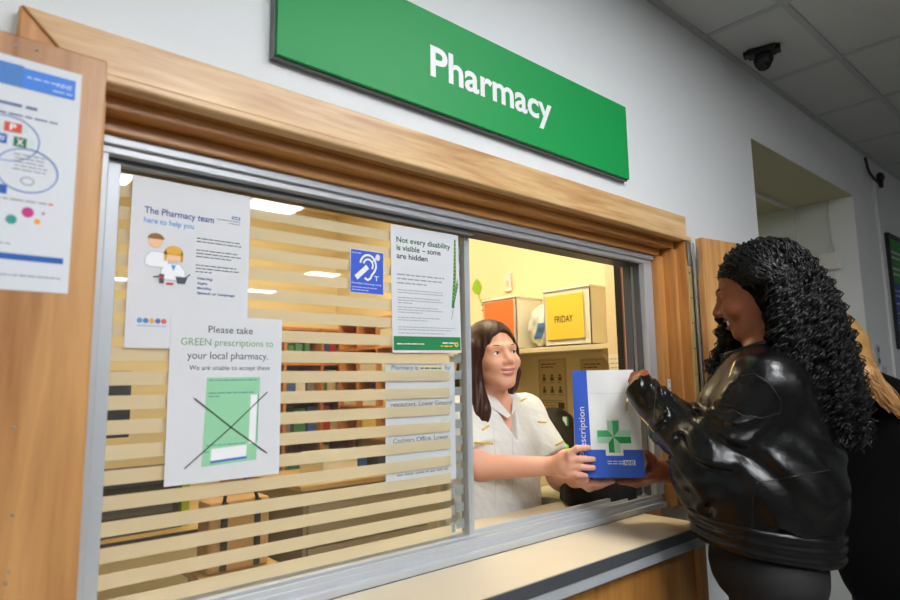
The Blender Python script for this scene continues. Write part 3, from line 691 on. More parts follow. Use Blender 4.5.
def patch(name, m, parent, f, poly, d0, d1, lift=.004, n=14):
    "a flap of cloth lying on a surface, outline seen at poly (convex)"
    poly = np.array(poly, float); c = poly.mean(0); V = []; F = []; K = len(poly); rows = []
    for j in range(K):
        for s in range(4):
            p = poly[j]+(poly[(j+1) % K]-poly[j])*s/4; rows.append(p)
    R_n = len(rows); rings = 4; idx = {}
    def put(p):
        h = ray_hit(p[0], p[1], f, d0, d1)
        return h
    P0 = put(c); V = [P0]; ok = P0 is not None
    for k in range(1, rings+1):
        for p in rows:
            h = put(c+(p-c)*k/rings)
            if h is None: h = V[-1]
            V.append(h)
    V = np.array(V)-cF*lift; nV = len(V)
    for i in range(R_n): F.append((0, 1+i, 1+(i+1) % R_n))
    for k in range(rings-1):
        for i in range(R_n):
            a = 1+k*R_n+i; b = 1+k*R_n+(i+1) % R_n; F.append((a, a+R_n, b+R_n, b))
    V2 = np.concatenate([V, V+cF*(lift+.002)]); F2 = F+[tuple(x+nV for x in q[::-1]) for q in F]
    e = 1+(rings-1)*R_n
    F2 += [(e+i, e+i+nV, e+(i+1) % R_n+nV, e+(i+1) % R_n) for i in range(R_n)]
    return mesh_obj(name, V2, F2, m, parent, smooth=False)
def strands(name, m, parent, P, r, n=4, label=None):
    "P: (strands, points, 3) -> one mesh of thin locks"
    S, K, _ = P.shape; T = np.gradient(P, axis=1); T /= np.linalg.norm(T, axis=2, keepdims=True)+1e-9
    ref = np.array([.3, .5, .81]); u = np.cross(T, ref); u /= np.linalg.norm(u, axis=2, keepdims=True)+1e-9; w = np.cross(T, u)
    r = np.broadcast_to(r, (S, K)); V = []
    for k in range(n):
        th = 2*math.pi*k/n; V.append(P+r[..., None]*(math.cos(th)*u+math.sin(th)*w))
    V = np.stack(V, 2).reshape(-1, 3)
    i = np.arange(S*K).reshape(S, K)[:, :-1].reshape(-1); F = []
    for k in range(n):
        k2 = (k+1) % n; F.append(np.stack([i*n+k, i*n+k2, (i+n//n)*n+k2, (i+1)*n+k], 1))
    o = mesh_obj(name, V, np.concatenate(F).tolist(), m, parent, smooth=True)
    if label: o['label'] = label
    return o
def face_parts(root, c, R, iris, white=(236, 230, 222), brow=(60, 40, 30), lash=True, gaze=(0, 1, 0), brow_z=.0265, sc=1.0, slit=.0045, teeth=True, smile=6.0, browr=.0019, ty=.0865, th=.0030):
    L_ = lambda x, y, z: c+R@(np.array([x, y, z])*sc)
    ew = mat('eye_white_%d' % white[0], white, .15, var=.01); ir = mat('iris_%d' % iris[0], iris, .1, var=.1); pu = mat('pupil', (6, 6, 6), .05)
    for s in (-1, 1):
        e = B().ball(L_(s*.031, .0665, .004), .0128*sc, 20, 14).done('eye', ew, root, smooth=True)
        g = np.array(gaze, float); g /= np.linalg.norm(g); g = R@g
        p = L_(s*.031, .0665, .004)+g*.0100*sc
        b = B(); b.ball(p, np.array([.0058, .0058, .0034])*sc, 14, 8, Rm=_basis(g)); b.done('iris', ir, e, smooth=True)
        b = B(); b.ball(p+g*.0017*sc, np.array([.0027, .0027, .0020])*sc, 12, 6, Rm=_basis(g)); b.done('pupil', pu, e, smooth=True)
        B().tube([L_(s*x, y, z) for x, y, z in ((.013, .0835, brow_z-.002), (.022, .0845, brow_z+.001), (.034, .0795, brow_z+.003), (.047, .0655, brow_z-.001))], [browr*.9*sc, browr*1.3*sc, browr*1.1*sc, browr*.5*sc], 6).done('eyebrow', mat('brow_%d' % brow[0], brow, .7), root, smooth=True)
        if lash: B().tube([L_(s*x, y, z) for x, y, z in ((.019, .0765, .004), (.025, .0800, .004+slit), (.032, .0805, .0045+slit), (.039, .0775, .0035+slit), (.0445, .0715, .002))], .0011*sc, 5).done('eyelashes', mat('lash', (20, 14, 12), .6), root, smooth=True)
    if teeth:
        pts = [(x, ty-9*x*x*.9, -.0585+smile*x*x) for x in np.linspace(-.019, .019, 9)]
        b = B()
        for i in range(8):
            (x0, y0, z0), (x1, y1, z1) = pts[i], pts[i+1]
            P = [L_(x0, y0, z0+th), L_(x1, y1, z1+th), L_(x1, y1, z1-th), L_(x0, y0, z0-th)]; Q = [L_(x0, y0-.004, z0+th), L_(x1, y1-.004, z1+th), L_(x1, y1-.004, z1-th), L_(x0, y0-.004, z0-th)]
            b.add(P+Q, [(0, 1, 2, 3), (7, 6, 5, 4), (0, 4, 5, 1), (1, 5, 6, 2), (2, 6, 7, 3), (3, 7, 4, 0)])
        b.done('teeth', mat('teeth', (240, 234, 220), .25), root)
def _basis(g):
    a = np.array([0, 0, 1.0]) if abs(g[2]) < .9 else np.array([1.0, 0, 0]); u = np.cross(a, g); u /= np.linalg.norm(u); w = np.cross(g, u); return np.stack([u, w, g], 1)
def helix(P, amp, wl, phase, rs):
    "add curl to centre lines P (S,K,3)"
    S, K, _ = P.shape; seg = np.linalg.norm(np.diff(P, axis=1), axis=2); s = np.concatenate([np.zeros((S, 1)), np.cumsum(seg, 1)], 1)
    T = np.gradient(P, axis=1); T /= np.linalg.norm(T, axis=2, keepdims=True)+1e-9
    u = np.cross(T, np.array([.2, .9, .1])); u /= np.linalg.norm(u, axis=2, keepdims=True)+1e-9; w = np.cross(T, u)
    th = 2*math.pi*s/wl[:, None]+phase[:, None]; a = (amp[:, None]*np.minimum(1, .12+s/(rs or .03)))[..., None]
    return P+a*(np.cos(th)[..., None]*u+np.sin(th)[..., None]*w)

# ---------------------------------------------------------------- the paper bag they hand over
bd_u = np.array([cR[0], cR[1], 0]); bd_u /= np.linalg.norm(bd_u); _fh = np.array([cF[0], cF[1], 0])/math.hypot(cF[0], cF[1]); bd_u = bd_u*math.cos(.16)-_fh*math.sin(.16); bd_n = np.array([-bd_u[1], bd_u[0], 0])*-1.0   # n: towards the camera
if bd_n@cF > 0: bd_n = -bd_n
BO = at(576.5, 477.3, 1.765); bw0, bw1, bh = .1905, .172, .302
def bag_pt(a, b, c):
    "a 0..1 across, b 0..1 up, c 0 front .. 1 back"
    wdt = bw0+(bw1-bw0)*b; dep = .075*(1-b)**.8+.012
    q = BO+bd_u*(a*wdt)+np.array([0, 0, 1.0])*(b*bh)-bd_n*(c*dep)
    return q+bd_n*(.0016*math.sin(9*a+5*b)*math.sin(7*b+3*a)+.0022*math.sin(3.1*a*math.pi)*b*(1-b)*4)*(1 if c < .5 else -1)
bag = thing('paper_bag', BO+bd_u*.095-bd_n*.04, 'white and blue paper prescription bag with green cross, held up between the two women', 'paper bag')
bag_w = mat('bag_paper', (236, 238, 236), .5, var=.03, scale=30, bump=.15, bscale=40); bag_b = mat('bag_blue', (54, 98, 208), .45, var=.04, scale=30, bump=.15, bscale=40)
NA, NB = 14, 22; V = []; Fc = []; fm = []
for c in (0, 1):
    for j in range(NB+1):
        for i in range(NA+1): V.append(bag_pt(i/NA, j/NB, c))
NS = (NA+1)*(NB+1); I = lambda i, j, c: c*NS+j*(NA+1)+i
for j in range(NB):
    for i in range(NA):
        Fc += [(I(i, j, 0), I(i+1, j, 0), I(i+1, j+1, 0), I(i, j+1, 0)), (I(i, j, 1), I(i, j+1, 1), I(i+1, j+1, 1), I(i+1, j, 1))]; fm += [0, 0]
    Fc += [(I(0, j, 0), I(0, j+1, 0), I(0, j+1, 1), I(0, j, 1)), (I(NA, j, 0), I(NA, j, 1), I(NA, j+1, 1), I(NA, j+1, 0))]; fm += [1, 1 if j < 8 else 0]
for i in range(NA):
    Fc += [(I(i, 0, 0), I(i, 0, 1), I(i+1, 0, 1), I(i+1, 0, 0)), (I(i, NB, 0), I(i+1, NB, 0), I(i+1, NB, 1), I(i, NB, 1))]; fm += [1, 0]
mesh_obj('bag_body', V, Fc, [bag_w, bag_b], bag, smooth=False, fm=fm)
def bag_print(name, m, shapes, lift):
    "shapes in photo-scale fractions: x 0..1 across, y 0..1 down; cut fine enough to follow the paper"
    b = B()
    for SV, SF in shapes: b.add([bag_pt(x, 1-y, 0)+bd_n*lift for x, y in SV], SF)
    return b.done(name, m, bag)
def grid(x0, y0, x1, y1, n=6, k=8):
    return ([(x0+(x1-x0)*i/n, y0+(y1-y0)*j/k) for j in range(k+1) for i in range(n+1)], [(j*(n+1)+i, j*(n+1)+i+1, (j+1)*(n+1)+i+1, (j+1)*(n+1)+i) for j in range(k) for i in range(n)])
bag_print('blue_stripe', bag_b, [grid(0, 0, .235, .745, 3, 16)], .0009)
bag_print('blue_base', bag_b, [grid(0, .745, 1, 1, 14, 6)], .0010)
bag_print('white_notch', bag_w, [grid(.455, .735, .715, .80, 4, 2)], .0016)
gx0, gx1, gx2, gx3 = .345, .505, .675, .845; gy0, gy1, gy2, gy3 = .475, .565, .685, .772; gxc_, gyc_ = .588, .625
g_d = mat('cross_green', (0, 152, 72), .5, var=.02); g_m = mat('cross_mid_green', (64, 178, 108), .5, var=.02); g_l = mat('cross_pale_green', (168, 218, 186), .5, var=.02)
tri = lambda *p: pgon(p)
bag_print('cross_dark', g_d, [tri((gxc_, gyc_), (gx3, gyc_), (gx3, gy2), (gx2, gy2)), tri((gxc_, gyc_), (gxc_, gy3), (gx1, gy3), (gx1, gy2))], .0020)
bag_print('cross_mid', g_m, [tri((gxc_, gyc_), (gxc_, gy0), (gx2, gy0), (gx2, gy1)), tri((gxc_, gyc_), (gx0, gyc_), (gx0, gy1), (gx1, gy1))], .0020)
bag_print('cross_pale', g_l, [tri((gxc_, gyc_), (gxc_, gy0), (gx1, gy0), (gx1, gy1)), tri((gxc_, gyc_), (gx3, gyc_), (gx3, gy1), (gx2, gy1)), tri((gxc_, gyc_), (gxc_, gy3), (gx2, gy3), (gx2, gy2)), tri((gxc_, gyc_), (gx0, gyc_), (gx0, gy2), (gx1, gy2))], .0020)
tv, tf = ftxt('Prescription', 0, 1, 0, .1)
hV = [p[1] for p in tv]
bag_print('lettering', ink_w, [([(.165+y*.95, .805-x*.460) for x, y in tv], tf)], .0022)
bag_print('badge', ink_w, [rect(.70, .838, .875, .885)], .0020)
bag_print('badge_lettering', nhs_blue, [ftxt('NHS', .715, .86, .880, .036, .03, .25)], .0026)
bag_print('small_print', mat('bag_print', (196, 212, 240), .5), [rect(.47+.08*i, .845+.022*j, .535+.08*i, .856+.022*j) for i in range(3) for j in range(2) if i+j < 4], .0020)
bag_print('fold_line', mat('bag_fold', (206, 208, 208), .55), [stroke([(.24, .215), (.6, .222), (.99, .212)], .004)], .0012)

# ---------------------------------------------------------------- the pharmacist
skinA = mat('fair_skin', (236, 178, 152), .45, var=.05, scale=40, bump=.06, bscale=300, sss=.15)
lipA = mat('fair_lip', (204, 118, 110), .4, var=.04)
A = thing('person', (1.50, 1.50, FZ), 'auburn-haired woman in white tunic with yellow piping, behind the hatch handing over the bag', 'person')
hA = at(493.5, 356, 2.08); cv = np.array([-hA[0], -hA[1]]); cv /= np.linalg.norm(cv); rv = np.array([-cv[1], cv[0]])
RA = frame(cv*math.cos(math.radians(29))+rv*math.sin(math.radians(29)), math.radians(3), math.radians(-4))
LA = lambda x, y, z: hA+RA@np.array([x, y, z])
txA, tyA = hA[0]+.012, hA[1]+.045
RT = frame((-.06, -1))
tA = lambda x, y, z: np.array([txA, tyA, 0])+RT@np.array([x, y, z])
shR, shL = tA(.165, .0, -.115), tA(-.172, .0, -.118)
elR, wrR = at(480, 467, 1.93), at(552, 466, 1.845)
elL, wrL = tA(-.215, .12, -.33), at(584, 478, 1.875)
def handA_R(p):
    kn = [at(570, 453.5, 1.765), at(571.5, 460, 1.76), at(571, 466.5, 1.762), at(569, 473, 1.768)]
    d = None
    for i, k in enumerate(kn):
        e = cap(p, wrR+(k-wrR)*.15, k, .019, .0125); d = e if d is None else smin(d, e, .014)
    d = smin(d, ell(p, (wrR+kn[1]+kn[2])/3, (.026, .026, .036)), .015)
    tips = [[at(577, 448.5, 1.752), at(588.5, 447.6, 1.749)], [at(580, 459, 1.749), at(593.5, 459.2, 1.750)], [at(580, 466.8, 1.749), at(593.5, 467.8, 1.750)], [at(577, 473.8, 1.752), at(586, 476, 1.751)]]
    for k, (a, b) in zip(kn, tips): d = smin(d, chain(p, [k, a, b], [.0112, .0095, .0078], .004), .006)
    d = smin(d, chain(p, [wrR, at(566, 455, 1.80), at(578, 452, 1.855)], [.018, .014, .010], .01), .012)
    return d
def handA_L(p):
    kn = [at(590, 482.5, 1.80), at(590, 484.5, 1.82), at(590, 486.5, 1.84), at(589, 488, 1.86)]
    d = ell(p, (wrL*1.0+kn[1]*1.0+kn[2])/3, (.028, .028, .02))
    for i, k in enumerate(kn):
        d = smin(d, cap(p, wrL, k, .018, .011), .014)
        t = at((610, 613, 611, 606)[i], 480.8+.4*i, 1.79+.02*i)
        d = smin(d, chain(p, [k, (k+t)/2+np.array([0, 0, -.004]), t], [.0105, .0092, .0075], .004), .006)
    d = smin(d, chain(p, [wrL, at(579, 480, 1.80), at(587, 478.5, 1.775)], [.016, .012, .009], .01), .01)
    return d
def bodyA(p):
    d = near(p, hA, .26, lambda q: head_sdf((q-hA)@RA, mouth=.0032, smile=7.5))
    d = smin(d, cap(p, LA(0, -.028, -.06), tA(0, .005, -.10), .052, .060), .025)
    d = smin(d, ell(p, tA(0, .0, -.24), (.165, .105, .20), RT), .05)
    d = smin(d, ell(p, tA(0, .0, -.52), (.165, .115, .16), RT), .06)
    d = smin(d, cap(p, tA(0, 0, -.10), shR, .05, .055), .03); d = smin(d, cap(p, tA(0, 0, -.10), shL, .05, .055), .03)
    d = smin(d, chain(p, [shR, elR, wrR], [.052, .041, .027], .02), .03)
    d = smin(d, chain(p, [shL, elL, wrL], [.052, .041, .027], .02), .03)
    d = smin(d, near(p, at(572, 462, 1.78), .14, handA_R), .012)
    d = smin(d, near(p, at(592, 482, 1.83), .14, handA_L), .012)
    return d
o = sdf_obj('body', bodyA, (1.15, .95, -.62), (1.85, 1.75, .27), .0032, [skinA, lipA], A, mask=lambda c: lip_mask((c-hA)@RA, 7.5).astype(np.int32))
face_parts(A, hA, RA, (70, 60, 48), brow=(120, 84, 62), gaze=(-.25, 1, .02), smile=7.5, browr=.0019)
# tunic
def torsoA(p):
    d = ell(p, tA(0, .005, -.25), (.195, .128, .22), RT)
    d = smin(d, ell(p, tA(0, .052, -.255), (.135, .085, .10), RT), .06)
    d = smin(d, ell(p, tA(0, .005, -.50), (.195, .142, .25), RT), .08)
    d = smin(d, cap(p, tA(.03, -.005, -.098), shR, .055, .066), .04); d = smin(d, cap(p, tA(-.03, -.005, -.098), shL, .055, .066), .04)
    return d
def tunicA(p):
    d = torsoA(p)
    slR = cap(p, shR, shR+(elR-shR)*.70, .066, .074); slL = cap(p, shL, shL+(elL-shL)*.66, .066, .072)
    slR = smax(slR, (p-(shR+(elR-shR)*.72))@((elR-shR)/np.linalg.norm(elR-shR)), .006); slL = smax(slL, (p-(shL+(elL-shL)*.70))@((elL-shL)/np.linalg.norm(elL-shL)), .006)
    d = smin(smin(d, slR, .03), slL, .03)
    q = (p-tA(0, 0, 0))@RT
    d = d+.0028*sm_noise(p, 34, 3)*np.clip((-.16-q[:, 2])/.1, 0, 1)+.0015*sm_noise(p, 70, 5)
    zt, zv = -.03, -.195
    wv = .068*(q[:, 2]-zv)/(zt-zv)
    vneck = np.maximum(np.maximum(np.abs(q[:, 0])-wv, -q[:, 1]+.0), zv-q[:, 2])
    d = smax(d, -vneck, .004)
    d = smax(d, -cap(p, LA(0, -.03, -.04), tA(0, .005, -.10), .060, .064), .004)
    return np.maximum(d, -(torsoA(p)+.35))
tun_m = mat('tunic_cotton', (222, 223, 219), .75, var=.02, scale=60, bump=.12, bscale=420, sheen=.2)
sdf_obj('tunic', tunicA, (1.15, 1.2, -.78), (1.85, 1.75, .0), .0040, tun_m, A)
pip = mat('yellow_piping', (226, 190, 84), .7)
T0, T1 = 1.75, 2.35
for pl in ([(476.5, 399.5), (486, 402.3), (495.5, 404)], [(518, 402), (522, 400), (526, 398.2)], [(482, 430), (489, 425.5)], [(538, 421.8), (546, 422.3)], [(474, 442.5), (493, 443.5)], [(555.5, 445), (563, 441)]):
    seam('piping', pip, A, tunicA, pl, .0034, T0, T1, 5, .1)
patch('lapel', tun_m, A, torsoA, [(484, 386.5), (490, 391), (511, 415), (507, 417.5), (489, 405), (482.5, 394)], T0, T1, .007)
patch('lapel', tun_m, A, torsoA, [(514.5, 388.5), (518, 394), (521, 399.5), (516, 408), (511.5, 415.5), (512.5, 402)], T0, T1, .007)
seam('front_seam', mat('tunic_seam', (206, 208, 204), .8), A, tunicA, [(511.5, 416), (513, 450), (512, 500)], .0011, T0, T1, 16, .2)
seam('front_seam', mat('tunic_seam', (206, 208, 204), .8), A, tunicA, [(493, 426), (496, 460), (495, 508)], .0009, T0, T1, 16, .2)
def trousersA(p):
    d = None
    for s in (-1, 1):
        e = chain(p, [tA(s*.09, 0, -.62), tA(s*.095, .01, -.92), tA(s*.095, -.01, FZ+.06)], [.105, .075, .055], .03); d = e if d is None else smin(d, e, .03)
        d = smin(d, cap(p, tA(s*.095, -.02, FZ+.045), tA(s*.10, .13, FZ+.035), .045, .035), .02)
    d = smin(d, ell(p, tA(0, 0, -.60), (.18, .13, .12), RT), .04)
    return np.maximum(d, FZ+.001-p[:, 2])
sdf_obj('trousers', trousersA, (1.2, 1.2, FZ-.01), (1.8, 1.8, -.45), .012, mat('navy_cloth', (30, 34, 50), .8), A)
# hair: a smooth shell with loose locks laid over it
hairA_m = mat('auburn_hair', (58, 27, 16), .5, var=.4, scale=90, spec=.35, stretch=(6, 6, .5))
def hairA(p):
    q = (p-hA)@RA
    d = ell(q, (0, -.026, .034), (.088, .105, .094))
    face = ell(q, (-.006, .09, -.032), (.066, .100, .106))
    d = smax(d, -face, .012)
    for pts, rs in (([LA(.076, .01, .03), LA(.086, -.005, -.06), tA(.085, .06, -.10), tA(.09, .085, -.185)], [.030, .032, .034, .014]),
                    ([LA(.05, -.06, .0), LA(.06, -.07, -.09), tA(.07, -.07, -.17)], [.05, .055, .04]),
                    ([LA(-.05, -.06, .0), LA(-.055, -.07, -.09), tA(-.06, -.07, -.17)], [.05, .055, .04]),
                    ([LA(-.078, -.012, .02), LA(-.080, -.03, -.06), tA(-.062, -.03, -.09), tA(-.078, .015, -.155)], [.026, .027, .026, .012])):
        d = smin(d, chain(p, pts, rs, .02), .02)
    d = d+.0022*np.sin(q[:, 0]*260+40*q[:, 2]+3*np.sin(q[:, 1]*60))*np.clip((.1-q[:, 2])/.08, .2, 1)
    return d
sdf_obj('hair', hairA, (1.2, 1.2, -.28), (1.8, 1.8, .26), .0036, hairA_m, A)
# ---------------------------------------------------------------- the customer
skinB = mat('brown_skin', (142, 80, 50), .38, var=.06, scale=40, bump=.05, bscale=300, sss=.08)
lipB = mat('brown_lip', (126, 58, 52), .35, var=.04)
Bp = thing('person', (1.68, .65, FZ), 'smiling woman with long black curly hair and black leather jacket, taking the paper bag', 'person')
hB = at(755.5, 291.5, 1.65); cv = np.array([-hB[0], -hB[1]]); cv /= np.linalg.norm(cv); rv = np.array([-cv[1], cv[0]])
RB = frame(-rv*math.cos(math.radians(1))-cv*math.sin(math.radians(1)), math.radians(-16), 0)
SB = 1.04
LB = lambda x, y, z: hB+RB@(np.array([x, y, z])*SB)
RU = frame((-.55, .835)); tcB = np.array([1.672, .685, 0]); hipB = np.array([1.629, .693, 0])
tB = lambda x, y, z: tcB+RU@np.array([x, y, z])
sL = at(766, 388, 1.475); sR = tB(.185, .0, -.03)
eL, mL, wL = at(712, 466, 1.49), at(680, 430, 1.60), at(640, 388, 1.70)
eR, wR = tB(.20, .14, -.26), at(669, 474, 1.805)
def handB_L(p):
    d = cap(p, wL, at(645, 381.5, 1.735), .024, .022)
    rows = [(at(643, 375.5, 1.735), at(634, 375.2, 1.742), at(630.5, 381, 1.748)), (at(645, 378.5, 1.724), at(635.5, 379.5, 1.730), at(631.5, 386, 1.742)),
            (at(646.5, 382, 1.716), at(638, 385, 1.722), at(634, 391, 1.738)), (at(648, 386, 1.712), at(641, 390, 1.718), at(638, 395, 1.735))]
    for a, b, c in rows:
        d = smin(d, cap(p, wL, a, .018, .012), .012); d = smin(d, chain(p, [a, b, c], [.0115, .010, .008], .004), .006)
    d = smin(d, chain(p, [wL, at(644, 374, 1.775), at(633, 379, 1.800)], [.016, .012, .009], .008), .01)
    return d
def handB_R(p):
    pc = at(656, 470, 1.80)
    d = smin(cap(p, wR, pc, .026, .027), ell(p, pc, (.03, .03, .034)), .015)
    for i in range(4):
        k = at(648-i*.6, 475.5+2.2*i, 1.775+.017*i); t = at((622, 619, 621, 626)[i], 481.2+.5*i, 1.785+.016*i); mdl = (k+t)/2+np.array([0, 0, -.006])
        d = smin(d, cap(p, pc, k, .02, .012), .014); d = smin(d, chain(p, [k, mdl, t], [.0108, .0095, .0078], .004), .006)
    d = smin(d, chain(p, [pc, at(651.5, 459, 1.765), at(646.5, 452.5, 1.752)], [.02, .0125, .009], .01), .012)
    return d
def bodyB(p):
    d = near(p, hB, .28, lambda q: head_sdf((q-hB)@RB/SB, slit=.0016, mouth=.0080, smile=9.0, lip=1.25, nw=1.25)*SB)
    d = smin(d, cap(p, LB(0, -.028, -.06), tB(0, -.01, .03), .052, .058), .025)
    d = smin(d, ell(p, tB(0, -.0, -.14), (.15, .10, .2), RU), .05)
    d = smin(d, ell(p, hipB+np.array([0, 0, -.38]), (.128, .112, .16), RU), .04)
    d = smin(d, cap(p, tB(0, -.01, -.01), sL, .045, .05), .03); d = smin(d, cap(p, tB(0, -.01, -.01), sR, .045, .05), .03)
    d = smin(d, chain(p, [sL, eL, wL], [.048, .038, .026], .02), .03)
    d = smin(d, chain(p, [sR, eR, wR], [.048, .038, .027], .02), .03)
    d = smin(d, near(p, at(640, 382, 1.74), .14, handB_L), .012)
    d = smin(d, near(p, at(645, 474, 1.80), .14, handB_R), .012)
    return d
sdf_obj('body', bodyB, (1.36, .42, -.60), (2.0, 1.2, .38), .0032, [skinB, lipB], Bp, mask=lambda c: lip_mask((c-hB)@RB/SB, 9.0, 1.2).astype(np.int32))
face_parts(Bp, hB, RB, (40, 24, 16), brow=(24, 16, 12), gaze=(0, 1, -.5), sc=SB, slit=.0016, smile=9.0, browr=.0024, ty=.0915, th=.0055)
# jacket
leather = mat('black_leather', (7, 7, 8), .27, var=.25, scale=30, bump=.18, bscale=95, spec=.42)
leather_s = mat('leather_seam', (8, 8, 9), .5); gold = mat('gold_zip', (186, 156, 96), .35, .8)
sleeve_dir = (eL-sL)/np.linalg.norm(eL-sL)
cufL = wL+(wL-mL)/np.linalg.norm(wL-mL)*.004
def sleeveL(p):
    d = chain(p, [sL, eL], [.086, .078], .02); d = smin(d, chain(p, [eL, mL, cufL], [.078, .066, .044], .03), .03)
    ax = (cufL-eL)/np.linalg.norm(cufL-eL); t = (p-eL)@ax
    s2 = (p-sL)@sleeve_dir
    # folds gathered at the elbow and along the forearm
    w1 = np.exp(-((np.linalg.norm(p-eL, axis=1)-.06)/.09)**2)
    d = d-.0085*w1*np.sin(t*78+9*np.sin(p[:, 2]*17)+4*np.sin(p[:, 0]*23))
    w2 = np.clip((t-.05)/.05, 0, 1)*np.clip((.27-t)/.10, 0, 1)
    g2 = np.sin(t*24+4*np.sin((p@cR)*24)+3*np.sin(p[:, 2]*26)); d = d-.011*w2*((1-np.abs(g2))**1.5-.35)
    w3 = np.exp(-((s2-.10)/.09)**2)
    g3 = np.sin(s2*34+7*np.sin(p@cR*17)+2*np.sin(p[:, 2]*31)); d = d-.008*w3*((1-np.abs(g3))**1.5-.35)
    return smax(d, (p-cufL)@ax-.004, .006)
def sleeveR(p):
    c2 = wR+(wR-eR)/np.linalg.norm(wR-eR)*-.012; ax = (c2-eR)/np.linalg.norm(c2-eR)
    d = chain(p, [sR, eR, c2], [.084, .075, .047], .03)-.004*np.sin((p@ax)*70+5*np.sin(p[:, 2]*25))
    return smax(d, (p-c2)@ax, .006)
def jacket(p):
    q = (p-tB(0, 0, 0))@RU; qh = (p-hipB)@RU
    d = ell(p, tB(0, .005, -.10), (.200, .145, .19), RU)
    d = smin(d, ell(p, hipB+RU@np.array([0, 0, -.265]), (.198, .186, .20), RU), .08)
    d = smin(d, cap(p, tB(.05, -.02, .005), sR, .07, .084), .05); d = smin(d, cap(p, tB(-.05, -.02, .005), sL, .07, .084), .05)
    d = smin(d, cap(p, tB(-.02, .10, -.08), hipB+RU@np.array([-.0, .135, -.26]), .06, .07), .05)
    mk = np.clip((-.10-q[:, 2])/.08, 0, 1)
    d = d-.0045*np.sin(q[:, 2]*44+7*np.sin(q[:, 0]*13+q[:, 1]*11))*mk-.003*np.sin(q[:, 1]*70+6*np.sin(q[:, 2]*16))*mk
    d = smax(d, -.352-qh[:, 2]+.14*qh[:, 1], .014)
    vn = np.maximum(np.maximum(np.abs(q[:, 0]+.0)-.055*(q[:, 2]+.13)/.2, .02-q[:, 1]), -.13-q[:, 2])
    d = smax(d, -vn, .006)
    d = smax(d, -cap(p, LB(0, -.03, -.05), tB(0, -.005, .02), .060, .066), .006)
    d = smin(d, sleeveL(p), .018); d = smin(d, sleeveR(p), .018)
    return d
sdf_obj('jacket', jacket, (1.33, .40, -.40), (2.02, 1.2, .14), .0042, leather, Bp, iters=2)
def hemB(p):
    q = (p-hipB)@RU; z = q[:, 2]-.14*q[:, 1]
    d = (np.sqrt((q[:, 0]/.180)**2+(q[:, 1]/.176)**2)-1)*.178
    d = d+.10*np.clip(-.352-z, 0, 1)-.0022*np.sin(z*2*math.pi/.024)
    return smax(smax(d, z+.338, .012), -.418-z, .012)
sdf_obj('hem_band', hemB, (1.38, .38, -.47), (1.96, .96, -.28), .0042, leather, Bp)
def collarB(p):
    q = (p-tB(0, .0, .055))@RU
    rr = np.sqrt((q[:, 0]/.086)**2+((q[:, 1])/.090)**2); tilt = q[:, 2]+.30*q[:, 1]
    d = np.maximum(np.abs(rr-1)*.086-.010, np.abs(tilt)-.035)
    open_ = np.maximum(np.abs(q[:, 0])-.03, .0-q[:, 1])
    return smax(d, -open_, .008)
sdf_obj('collar', collarB, (1.5, .45, .0), (1.88, .88, .15), .0036, leather, Bp)
D0, D1 = 1.2, 1.95
seam('armhole_seam', leather_s, Bp, jacket, [(741, 376), (755, 374), (770, 384), (781, 401), (780, 413), (762, 418), (743, 416), (731, 409)], .0016, D0, D1, 6, .2)
seam('sleeve_seam', leather_s, Bp, jacket, [(657, 377), (655, 400), (653, 424)], .0014, D0, D1, 8, .2)
seam('back_seam', leather_s, Bp, jacket, [(757, 482), (753, 500), (752, 527)], .0014, D0, D1, 8, .2)
seam('side_seam', leather_s, Bp, jacket, [(758, 483), (790, 477), (830, 470)], .0014, D0, D1, 8, .2)
seam('cuff_zip', gold, Bp, jacket, [(627.5, 401), (640, 416), (654, 432)], .0022, D0, D1, 8, .3, 'gold cuff zip')
seam('front_zip', gold, Bp, jacket, [(735, 361), (731.5, 369), (729, 377)], .0018, D0, D1, 6, .3, 'gold front zip')
b = B().tube([at(627.5, 398.5, 1.665), at(626.5, 404, 1.665), at(626.8, 411, 1.667)], .0022, 6); b.done('zip_pull', gold, Bp, smooth=True)
def legsB(p):
    tB_ = lambda x, y, z: hipB+RU@np.array([x, y, z])
    d = ell(p, tB_(0, -.0, -.45), (.148, .132, .12), RU)
    for s in (-1, 1):
        d = smin(d, chain(p, [tB_(s*.085, -.01, -.48), tB_(s*.09, .0, -.92), tB_(s*.09, -.02, FZ+.07)], [.094, .072, .055], .03), .04)
        d = smin(d, cap(p, tB_(s*.09, -.03, FZ+.045), tB_(s*.095, .14, FZ+.035), .044, .034), .02)
    d = d-.002*sm_noise(p, 40, 9)
    return np.maximum(d, FZ+.001-p[:, 2])
sdf_obj('trousers', legsB, (1.4, .4, FZ-.01), (2.0, .95, -.37), .008, mat('black_denim', (14, 14, 16), .8, var=.2, scale=80), Bp)
